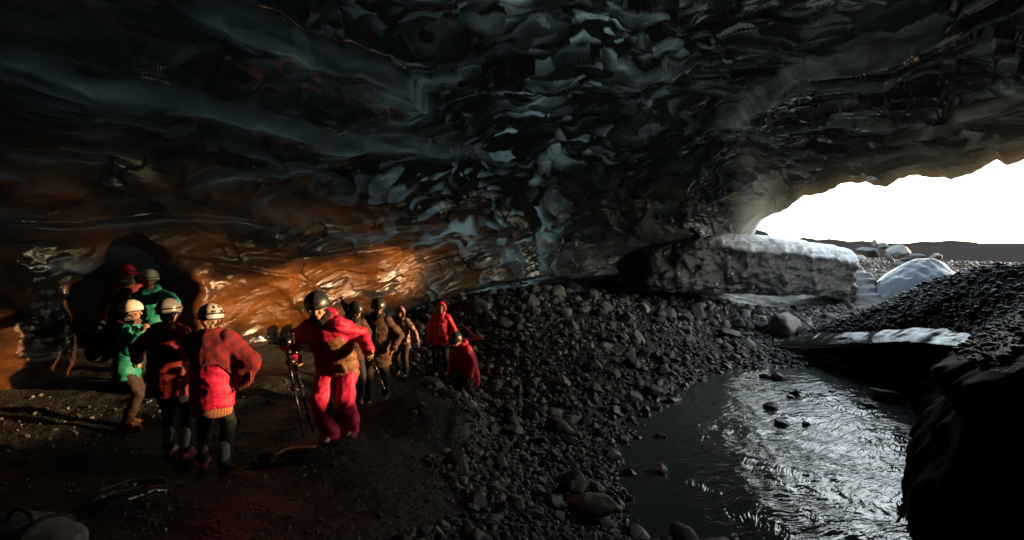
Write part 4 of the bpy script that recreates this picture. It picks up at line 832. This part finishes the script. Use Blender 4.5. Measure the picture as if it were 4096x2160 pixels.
    if glasses:
        P_ = []
        for s in (1, -1):
            P_.append(tube([hc+np.array((s*.034+.026*math.cos(a), .112, .004+.019*math.sin(a)))*k@HA for a in np.linspace(0, 2*np.pi, 17)], .003*k, 6)); P_.append(tube([hc+np.array((s*.06, .11, .008))*k@HA, hc+np.array((s*.082, .0, .01))*k@HA], .0028*k, 6))
        P_.append(tube([hc+np.array((-.009, .114, .008))*k@HA, hc+np.array((.009, .114, .008))*k@HA], .0028*k, 6)); v, f = join(P_); mesh('glasses', v, f, M_blk, root)
    return J
Gz = lambda x, y: float(zg(x, y))
PK = (.5, .012, .06)                                              # the raspberry red of the hired suits
M_pink = fabric('raspberry_shell', PK, .6, .003, 70); M_pinkt = fabric('raspberry_trousers', (.55, .016, .07), .62, .003, 70); M_red = fabric('red_shell', (.42, .010, .028), .6, .003, 70); M_dred = fabric('dark_red_shell', (.14, .008, .012), .65, .003, 70)
M_teal = fabric('teal_shell', (.012, .20, .14), .55, .003, 70); M_brown = fabric('brown_down', (.20, .085, .032), .6, .004, 50); M_bcoat = fabric('brown_parka', (.07, .028, .012), .7, .004, 60); M_btr = fabric('brown_trousers', (.028, .014, .009), .75, .004, 60)
M_dk = fabric('dark_trousers', (.014, .013, .014), .75, .004, 60); M_gait = fabric('black_fleece', (.012, .011, .011), .9, .006, 45); M_scarf = fabric('brown_fleece', (.09, .04, .028), .95, .008, 45, .3); M_furs = fabric('grey_fleece', (.10, .075, .055), .95, .012, 40, .3)
M_hcream = plain('cream_helmet_shell', (.55, .50, .40), .22); M_hgrey = plain('grey_helmet_shell', (.16, .155, .15), .22); M_hblk = plain('black_helmet_shell', (.028, .028, .03), .38); M_hwhite = plain('white_helmet_shell', (.42, .39, .35), .3)
t = NT('leaf_print'); n = t.n('TexVoronoi', {'Vector': t.obj(), 'Scale': 26.}, feature='F1').outputs['Color']; n3 = t.ramp(t.noise(t.obj(), 22, 4, .7, 1.5), [(.47, 0.), (.52, 1.)])
M_print = t.done(t.bsdf(Base_Color=t.mix(n3, (.035, .016, .011), (.30, .14, .085)), Roughness=.5, Normal=t.bump(t.noise(t.obj(), 30, 3), .006)))
# --- P1 red beanie in the chamber behind, looking down to the right
x, y = at(322, 690, 7.6)[0], 7.6; z = Gz(x, y)
person('person in dark red jacket and headlamp beanie standing in the dark side chamber', (x-.1, y, z), R(-120), Ht=max(1.5, at(322, 668, 7.6)[2]-z+.0), head_yaw=R(15), head_pitch=R(14), lean=R(10), jacket=M_dred, trousers=M_dk, hem=.8, beanie=M_red, scarf=M_furs, skin=(.42, .2, .13), hair=True)
# --- P2 teal jacket, cream helmet, arm stretched out to the right
y = 7.4; x = at(371, 700, y)[0]; z = Gz(x, y)
person('person in teal jacket and cream helmet reaching an arm towards the woman in the shawl', (x, y+.05, z), R(-158), Ht=max(1.5, at(370, 684, 7.4)[2]-z-.02), lean=R(4), head_yaw=R(10), head_pitch=R(8), wl=at(480, 786, 6.75), el=(0, -.1, 1.), curl=(.4, .35), palm=((-1, .2, 0), (0, 0, -1)), jacket=M_teal, trousers=M_dk, hem=.78, helmet=M_hcream, hel_kw=dict(vents=False, band=1), hood='down')
# --- P3 white helmet, filming with a phone
y = 6.4; x = at(312, 780, y)[0]; z = Gz(x, y)
J3 = person('person in bright teal jacket and white helmet holding up a phone in both hands', (x, y, z), R(-68), Ht=at(312, 762, y)[2]-z-.02, lean=R(6), head_yaw=R(-6), head_pitch=R(4), wr=at(352, 838, 6.22), wl=at(360, 832, 6.42), er=(.3, -.1, -1), el=(-.3, -.1, -1), curl=(.9, .9), palm=((-.4, .5, .2), (.4, .5, .2)), jacket=M_teal, trousers=M_btr, hem=.72, baggy=1.1, helmet=M_hcream, hel_kw=dict(vents=False), scarf=M_scarf, boots=M_redshoe, jr=1.05)
# --- P4 grey helmet, dark red jacket, back to us
y = 5.5; x = at(418, 780, y)[0]; z = Gz(x, y)
J4 = person('person in dark red jacket and grey helmet seen from behind, beside the shawl wearer', (x, y, z), R(4), Ht=at(415, 762, y)[2]-z-.02, lean=R(3), head_yaw=R(4), wr=at(452, 930, 5.75), wl=at(345, 905, 5.75), er=(1, -.2, -.4), el=(-1, -.2, -.4), jacket=M_dred, trousers=M_dk, hem=.72, jr=1.12, helmet=M_hgrey, hel_kw=dict(vents=False, band=1), boots=M_redshoe, socks=True, feet=((.16, -.02), (-.06, .05)), hood='down')
# --- P5 woman in the plaid shawl
y = 5.2; x = at(528, 800, y)[0]; z = Gz(x, y)
J5 = person('person in raspberry jacket and red plaid shawl seen from behind, hand on hip', (x, y, z), R(14), Ht=at(525, 773, y)[2]-z-.03, lean=R(2), head_yaw=R(10), head_pitch=R(4), wr=at(578, 955, 5.25), er=(1, .0, .1), wl=at(470, 900, 5.55), el=(-1, -.3, -.3), curl=(.8, .6), palm=((-1, 0, 0), (1, .2, 0)), jacket=M_pink, trousers=M_dk, hem=.72, jr=1.06, helmet=M_hwhite, hel_kw=dict(vents=True, band=1), boots=M_redshoe, socks=True, feet=((.12, -.1), (-.14, .12)))
k, W5 = J5['k'], J5
V, F, N = baked([ellipsoid(J5['hc']-J5['hf']*.105-J5['hu']*.03, (.05, .04, .055), J5['HA'])]+[ellipsoid(J5['hc']-J5['hf']*.13-J5['hu']*(.03+.045*math.sin(a))+J5['hr']*.04*math.cos(a), (.024, .02, .024), J5['HA'], 8, 6) for a in np.linspace(0, 6.28, 7)], .007, 1)
M_blond = plain('fair_hair', (.30, .19, .09), .5); mesh('hair_bun', V, F, M_blond, J5['root'])
knit = NT('orange_knit'); pz = knit.obj(); kb = knit.n('TexWave', {'Vector': pz, 'Scale': 28., 'Distortion': .6}, bands_direction='X').outputs[0]
M_knit = knit.done(knit.bsdf(Base_Color=knit.mix(kb, (.30, .10, .045), (.42, .15, .07)), Roughness=.95, Normal=knit.bump(kb, .01)))
Pv, up, X1, Y1 = J5['Pv'], J5['up'], J5['X1'], J5['Y1']
v, f = loft([(Pv-np.array((0, 0, .30)), .172, .138, X1, Y1), (Pv-np.array((0, 0, .26)), .182, .148, X1, Y1), (Pv-np.array((0, 0, .12)), .18, .145, X1, Y1)], n=40); V, F, N = baked([(v, f)], .011, 3); mesh('jumper_hem', wrinkle(V, N, .004, 10), F, M_knit, J5['root'])
# shawl: thick cloth over both shoulders, long on the right arm
shp = [loft([(Pv+up*.06, .235, .19, X1, Y1), (Pv+up*.2, .235, .19, X1, Y1), (Pv+up*.36, .235, .185, X1, Y1), (Pv+up*.47, .2, .15, X1, Y1), (Pv+up*.56, .12, .11, X1, Y1), (Pv+up*.6, .1, .1, X1, Y1)], n=28)]
for s in (1, -1): shp += [capsule(J5['sh'][s]-X1*s*.04, .115, J5['elb'][s], .115), capsule(J5['elb'][s], .112, J5['elb'][s]+(J5['wrist'][s]-J5['elb'][s])*.35, .1)]
shp.append(capsule(J5['elb'][1]-up*.02, .1, J5['elb'][1]*.6+J5['wrist'][1]*.4-np.array((0, 0, .16)), .07))
V, F, N = baked(shp, .011, 5); sx = (V-Pv)@X1; sy = (V-Pv)@Y1; sz = (V-Pv)@up
V = wrinkle(V, N, .024, 5., (1.3, 1, .9), 5.); lim = .34-.62*np.clip(sx+.16, -.3, .55)+.06*np.sin(sx*14); kv = sz > lim; kv &= ~((sy > .1)&(np.abs(sx) < .09))
F = np.asarray(F); Fk = F[kv[F].all(1)]; used = np.unique(Fk); mp = np.zeros(len(V), int); mp[used] = np.arange(len(used))
t = NT('red_plaid'); p = t.map(t.obj(), (1, 1, 1), (0, R(35), 0)); sp = t.n('SeparateXYZ', {0: p}); 
def stripes(o, f, lo, hi): return t.ramp(t.math('ABSOLUTE', t.math('SINE', t.math('MULTIPLY', o, f))), [(lo, 0.), (hi, 1.)])
a1 = stripes(sp.outputs[0], 34., .4, .85); a2 = stripes(sp.outputs[2], 34., .4, .85); nn = t.noise(t.obj(), 90, 3)
c = t.mix(t.math('MULTIPLY', t.math('ADD', a1, a2), .36), (.20, .005, .012), (.03, .006, .01)); M_plaid = t.done(t.bsdf(Base_Color=c, Roughness=.95, Normal=t.bump(nn, .006)))
so_ = mesh('shawl', V[used], mp[Fk], M_plaid, J5['root']); md = so_.modifiers.new('t', 'SOLIDIFY'); md.thickness = .012
e0 = J5['elb'][1]*.6+J5['wrist'][1]*.4; fr = []
for i in range(46):
    u = i/45; b = e0+np.array((.05-.2*u, -.06+.02*math.sin(i), -.05-.16*abs(u-.45)))-Y1*.06+np.array((0, 0, .02*math.sin(i*2.3))); b = e0+X1*(.11-.24*u)-Y1*(.09-.05*u)+np.array((0, 0, -.02-.14*u+.012*math.sin(i*1.7)))
    fr.append(tube([b, b+np.array((.01*math.sin(i*3), -.01, -.05)), b+np.array((.02*math.sin(i*5.1), -.012, -.10-.02*math.sin(i*2.9)))], [.006, .0055, .003], 5))
v, f = join(fr); M_fr = fabric('fringe_yarn', (.26, .10, .05), .95, .004); mesh('fringe', v, f, M_fr, so_)
# --- P6 leading man, bending forward, tripod in one hand and pole in the other
y = 5.9; x = at(858, 1100, y)[0]; z = Gz(x, y)
J6 = person('person in raspberry and brown down jacket leading the line, tripod in one hand', (x, y, z), R(180), Ht=1.86, lean=R(24), side=R(9), pelvis=(.03, -.04, .90), head_yaw=R(10), head_pitch=R(17), head_roll=R(6), twist=R(-8), wr=at(744, 905, 5.62), wl=at(928, 884, 5.7), er=(1, -.4, -.2), el=(-.55, -.8, -.5), curl=(1.25, 1.2), palm=((-.8, .5, .2), (.6, .2, .4)),
            jacket=M_pink, lower=(M_brown, .40), hem=.74, jr=1.16, trousers=M_pinkt, baggy=1.9, hood='down', helmet=M_hblk, scarf=M_gait, quilt=.012, wr_amp=.014, feet=((.09, .12), (-.1, -.06)), neck_fwd=.5, skin=(.42, .24, .15))
# --- P7 walking behind with a tripod over the shoulder
y = 7.85; x = at(884, 790, y)[0]; z = Gz(x, y)
J7 = person('person in dark jacket half hidden behind the leader, tripod over the shoulder', (x, y, z), R(-150), Ht=at(880, 764, y)[2]-z+.02, lean=R(14), head_yaw=R(20), head_pitch=R(20), jacket=M_bcoat, trousers=M_dk, helmet=M_hblk, scarf=M_gait, wl=at(905, 822, 7.85))
# --- P8 man in the brown parka
y = 8.67; x = at(948, 780, y)[0]; z = Gz(x, y)
J8 = person('person in brown parka, glasses and black helmet walking behind the leader', (x, y, z), R(186), Ht=at(942, 755, y)[2]-z-.0, lean=R(7), side=R(-3), head_yaw=R(14), head_pitch=R(16), wl=at(988, 880, 8.5), el=(-.8, -.5, 0), curl=(.8, .9), palm=((-1, .2, 0), (.8, .5, .2)), jacket=M_bcoat, hem=.66, jr=1.1, trousers=M_btr, helmet=M_hblk, glasses=True, scarf=M_gait, gloves=(.25, .1, .04), feet=((.12, .14), (-.12, -.1)))
# --- P9 leaf print hood
y = 11.7; x = at(1012, 790, y)[0]; z = Gz(x, y)
J9 = person('person in hooded leaf print jacket and dark trousers stepping down behind the parka', (x, y, z), R(172), Ht=at(1005, 768, y)[2]-z-.03, lean=R(10), head_yaw=R(10), head_pitch=R(22), wl=at(1055, 868, 11.5), el=(-.6, -.6, 0), jacket=M_print, trousers=M_btr, hood=M_print, hem=.7, scarf=M_gait, gloves=(.12, .05, .03), voxel=.009, feet=((.12, -.1), (-.14, .16)))
# --- P10 red hood
y = 12.; x = at(1110, 790, y)[0]; z = Gz(x, y)
J10 = person('person in red hooded jacket and dark trousers standing upright by the gravel bank', (x, y, z), R(176), Ht=at(1105, 760, y)[2]-z-.03, lean=R(2), head_yaw=R(12), head_pitch=R(10), jacket=M_red, trousers=M_dk, hood=M_red, hem=.76, jr=1.12, gloves=(.02, .02, .02), voxel=.009, baggy=1.1, wr=at(1078, 868, 11.9), wl=at(1150, 866, 11.9), er=(.9, -.4, 0), el=(-.9, -.4, 0), glasses=True)
# --- P11 stooping in the long red coat
y = 9.5; x = at(1180, 940, y)[0]; z = Gz(x, y)-.02
J11 = person('person in long red coat and dark helmet stooping below the earth ledge', (x, y, z), R(140), Ht=1.62, lean=R(34), pelvis=(0, -.06, .74), head_yaw=R(8), head_pitch=R(38), jacket=M_red, hem=.55, jr=1.08, trousers=M_dk, helmet=M_hblk, hood='down', gloves=(.02, .02, .02), voxel=.009, feet=((.12, .05), (-.12, -.1)), neck_fwd=.3)
for J in (J6, J8, J9): pass
# ================================================================ things carried and left lying
def tripod(name, foot, top, label, spread=.07, cam_=True):
    root = empty(name, foot); tag(root, label, 'tripod'); d = np.asarray(top)-np.asarray(foot); x_, y_, dn = frame(d); L = np.linalg.norm(d)
    apex = dn*L*.86
    for i in range(3):
        a = 2*np.pi*i/3+.4; o = (x_*math.cos(a)+y_*math.sin(a))
        p0 = apex+o*.03; p1 = p0+(dn*-L*.30)+o*spread*.25; p2 = dn*L*.22+o*spread*.7; p3 = o*spread
        v, f = join([tube([p0, p1], .017), tube([p1-dn*.0, p2], .013), tube([p2, p3], .010), box(p1, (.05, .04, .045), np.stack([x_, y_, dn])), box(p2, (.04, .034, .04), np.stack([x_, y_, dn])), ellipsoid(p3, (.014, .014, .014))]); mesh('leg', v, f, M_blk, root)
    v, f = join([tube([apex-dn*.25, dn*L*.95], .014), ellipsoid(apex, (.05, .05, .04), np.stack([x_, y_, dn]))]); mesh('centre_column', v, f, M_met, root)
    v, f = join([tube([dn*L*.92, dn*L*1.0], .026, 14), ellipsoid(dn*L*.97, (.034, .034, .034)), tube([dn*L*.96, dn*L*.94+x_*.14-y_*.05], .008)]); hd_ = mesh('tripod_head', v, f, M_blk, root)
    v, f = tube([dn*L*.94+x_*.07, dn*L*.96+x_*.09], .014); mesh('clamp_knob', v, f, M_steel, hd_)
    return root, dn, x_, y_
ft, tp = at(772, 1092, 5.55), at(724, 880, 5.52); tripod('tripod', ft, tp, 'black tripod carried folded by the leader in the raspberry jacket')
cr = empty('camera', at(722, 856, 5.5)); tag(cr, 'black camera mounted on the tripod held by the leader', 'camera'); A3 = np.stack([nrm((1, .3, .1)), nrm((-.3, 1, 0)), nrm((-.1, 0, 1))]); A3[1] = nrm(np.cross(A3[2], A3[0])); A3[2] = np.cross(A3[0], A3[1])
def bevbox(c, s, axes, w=.008):
    v, f = box(c, s, axes); return v, f
v, f = join([box((0, 0, 0), (.15, .07, .10), A3), box(np.array((0, 0, .06))@A3, (.06, .065, .04), A3), box(np.array((-.055, .02, 0))@A3, (.035, .05, .095), A3)]); b_ = mesh('camera_body', v, f, M_blk, cr, smooth=False); md = b_.modifiers.new('b', 'BEVEL'); md.width = .008; md.segments = 2
v, f = join([tube([np.array((.01, -.03, -.005))@A3, np.array((.01, -.12, -.005))@A3], .04, 20), tube([np.array((.01, -.115, -.005))@A3, np.array((.01, -.14, -.005))@A3], .043, 20)]); ln = mesh('lens', v, f, M_blk, cr)
v, f = tube([np.array((.01, -.138, -.005))@A3, np.array((.01, -.143, -.005))@A3], .034, 20); mesh('lens_glass', v, f, M_lens, ln)
v, f = join([tube([np.array((.065, 0, .055))@A3, np.array((.065, 0, .068))@A3], .014, 14), tube([np.array((-.055, 0, .052))@A3, np.array((-.055, 0, .066))@A3], .012, 14)]); mesh('dial', v, f, M_steel, cr)
# walking pole
h0 = J6['W'](J6['wrist'][-1]+J6['hd'][-1]*.07); tip = at(967, 978, 5.5); pr = empty('walking_pole', tuple(tip)); tag(pr, 'thin black walking pole in the other hand of the leader', 'walking pole'); dd = h0-tip
v, f = join([tube([dd*.06, dd*.5], .008), tube([dd*.48, dd*.9], .011)]); mesh('shaft', v, f, M_met, pr); v, f = tube([dd*.86, dd*1.06], [.016, .018]); mesh('grip', v, f, M_gait, pr); v, f = tube([dd*0, dd*.07], [.004, .007]); mesh('tip', v, f, M_steel, pr); v, f = box(dd*.49, (.028, .028, .05)); mesh('clamp', v, f, M_blk, pr)
f7, t7 = at(905, 845, 7.7), at(858, 748, 7.75); tripod('tripod', f7, t7, 'dark tripod resting on the shoulder of the walker behind the leader', .03)
# phone
pc = J3['W']((J3['wrist'][1]+J3['wrist'][-1])/2)+np.array((.07, .02, .10)); ph = empty('phone', tuple(pc)); tag(ph, 'phone held up by the person in the white helmet', 'phone'); A4 = np.array(Matrix.Rotation(R(-60), 3, 'Z') @ Matrix.Rotation(R(-18), 3, 'X')).T
v, f = box((0, 0, 0), (.078, .009, .16), A4); b_ = mesh('case', v, f, M_blk, ph, smooth=False); md = b_.modifiers.new('b', 'BEVEL'); md.width = .004; md.segments = 2
v, f = box(np.array((0, -.006, 0))@A4, (.07, .003, .148), A4); mesh('screen', v, f, M_lens, ph, smooth=False); v, f = box(np.array((.02, .006, .055))@A4, (.03, .006, .03), A4); mesh('camera_bump', v, f, M_met, ph, smooth=False)
# backpack worn by the person with the phone
M_pack = fabric('pack_cloth', (.02, .018, .018), .8, .004); M_packb = fabric('pack_pocket', (.10, .055, .028), .8, .004)
Pv, up, X1, Y1 = J3['Pv'], J3['up'], J3['X1'], J3['Y1']; bc = J3['W'](Pv+up*.26-Y1*.26); bp_ = empty('backpack', tuple(bc), R(-68)); tag(bp_, 'black backpack with brown pocket worn by the person filming', 'backpack')
V, F, N = baked([ellipsoid((0, 0, .0), (.16, .12, .26)), ellipsoid((0, -.03, -.12), (.165, .13, .14))], .012, 4); pk_ = mesh('main_bag', wrinkle(V, N, .01, 8), F, M_pack, bp_)
V, F, N = baked([ellipsoid((0, -.12, -.13), (.12, .06, .10))], .012, 3); mesh('pocket', wrinkle(V, N, .008, 10), F, M_packb, bp_)
for s in (1, -1):
    v, f = tube([(s*.1, .1, .2), (s*.12, .2, .26), (s*.14, .32, .2), (s*.13, .38, .05), (s*.12, .3, -.12), (s*.11, .1, -.18)], .018); mesh('strap', v, f, M_pack, bp_)
# red board left on the stones
c0 = at(1180, 832, 12.6); M_orange = plain('red_plastic', (.40, .022, .012), .4); sd_ = empty('avalanche_shovel', tuple(c0)); tag(sd_, 'bright red plastic shovel blade lying on the gravel beside the red hooded walker', 'shovel')
bx = []; A5 = np.stack([nrm((.6, .2, -.55)), nrm((-.3, .9, .1)), nrm((.6, .1, .8))]); 
for i in range(7):
    u = i/6; bx.append((np.array((-.19+.36*u, .03*math.sin(u*3.1), .0))@A5, .11+.05*math.sin(u*2.6), .012, A5[1], A5[2]))
v, f = loft(bx, n=16); mesh('blade', v, f, M_orange, sd_); v, f = loft([((.12, 0, -.14), .13, .012, nrm((1, .2, .25)), nrm((-.2, .2, 1))), ((.16, -.06, -.16), .16, .014, nrm((1, .2, .25)), nrm((-.2, .2, 1))), ((.2, -.16, -.2), .12, .012, nrm((1, .2, .25)), nrm((-.2, .2, 1)))], n=16); mesh('blade_fold', v, f, M_orange, sd_); v, f = tube([(-.16, 0, .12), (-.28, .04, .28)], .016); mesh('handle', v, f, M_blk, sd_)
# grey padded bag in the near left corner
M_bag = fabric('grey_bag', (.17, .15, .135), .8, .004, 50); zb0 = Gz(-2.85, 2.95); c0 = at(60, 1345, 3.0); bg_ = empty('rucksack', (c0[0], c0[1], zb0)); tag(bg_, 'grey padded rucksack with stitched seams standing in the near left corner', 'rucksack')
hh = c0[2]-zb0+.09; V, F, N = baked([loft([((-.25, 0, 0), .3, .24, (0, 1, 0), (0, 0, 1)), ((-.5, 0, 0), .3, .24, (0, 1, 0), (0, 0, 1))])]+[ellipsoid((-.1, .02, hh*.5), (.38, .22, hh*.52)), ellipsoid((.12, .0, hh*.42), (.22, .2, hh*.45))], .014, 5); mesh('main_bag', wrinkle(V, N, .012, 5), F, M_bag, bg_)
for xx in (-.12, .1):
    v, f = tube([(xx+.015*math.sin(a*3), (.235 if xx < 0 else .215)*math.cos(a), hh*.5+hh*(.53 if xx < 0 else .44)*math.sin(a)) for a in np.linspace(-.4, math.pi+.4, 22)], .02); mesh('strap', v, f, M_pack, bg_)
v, f = tube([(-.02+.07*math.cos(a), 0, hh*.98+.075*math.sin(a)) for a in np.linspace(0, math.pi, 10)], .012); mesh('carry_loop', v, f, M_pack, bg_)
for q in (.0, .05): v, f = tube([(.30+q*.3-.02*a*a, -.2+.1*a, hh*(.16+.16*a)) for a in range(5)], .011); mesh('seam', v, f, M_bag, bg_)
# clear ice lumps on the path by the tripod, wet ice ridges near the corner
M_clear = ice_mat('clear_floor_ice', (.014, .014, .014), (.03, .03, .03), (.02, .018, .015), (.01, .014, .014), (.1, .1, .1), .06, .7)
def lump(c, rx, ry, rz, label, seed, dent=None, yaw=0.):
    n_, m_ = 70, 34; V = []
    for i in range(m_+1):
        ph = np.pi*.62*i/m_
        for j in range(n_): a = 2*np.pi*j/n_; V.append((math.sin(ph)*math.cos(a)*rx, math.sin(ph)*math.sin(a)*ry, math.cos(ph)*rz))
    V = np.array(V); V = V*(1+.12*fbm(V*3+seed, 3))[:, None]
    if dent: d_ = np.hypot(V[:, 0]-dent[0], V[:, 1]-dent[1]); V[:, 2] += dent[3]*np.exp(-((d_-dent[2])/.05)**2)-dent[3]*.9*np.exp(-(d_/dent[2]*1.4)**2)
    F = [tuple(f) for f in grid_faces(n_, m_+1, True)] if False else [(i*n_+j, (i+1)*n_+j, (i+1)*n_+(j+1) % n_, i*n_+(j+1) % n_) for i in range(m_) for j in range(n_)]
    o = mesh('ice_lump', V, F, M_clear, attrs={'ash': np.zeros(len(V)), 'thin': np.zeros(len(V))}); o.location = tuple(c); o.rotation_euler = (0, 0, yaw); tag(o, label, 'ice'); return o
p = at(750, 1110, 5.3); lump((p[0], p[1], Gz(p[0], p[1])-.03), .3, .24, .11, 'clear ice hump under the foot of the carried tripod', 1)
p = at(668, 1105, 5.25); lump((p[0], p[1], Gz(p[0], p[1])-.04), .22, .2, .08, 'hollowed ice lump like an eye left of the tripod foot', 2, (.0, -.02, .1, .06))
rp = [at(180, 1290, 3.9), at(240, 1262, 4.1), at(330, 1215, 4.5), at(400, 1208, 4.6), at(430, 1222, 4.5)]; rp2 = [at(230, 1312, 3.85), at(290, 1288, 4.), at(360, 1262, 4.2), at(420, 1240, 4.4)]
for i, (pp, lab) in enumerate(((rp, 'long wet ice ridge on the floor, the upper of the pair in the near left'), (rp2, 'shorter wet ice ridge on the floor, the lower of the pair in the near left'))):
    pts = [np.array((q[0], q[1], Gz(q[0], q[1])+.0)) for q in pp]; V, F, N = baked([tube(pts, [.03, .06, .07, .06, .03][:len(pts)], 12)], .015, 6); V = V+N*(.02*fbm(V*4+i, 3))[:, None]
    o = mesh('ice_ridge', V, F, M_clear, attrs={'ash': np.zeros(len(V)), 'thin': np.zeros(len(V))}); tag(o, lab, 'ice')
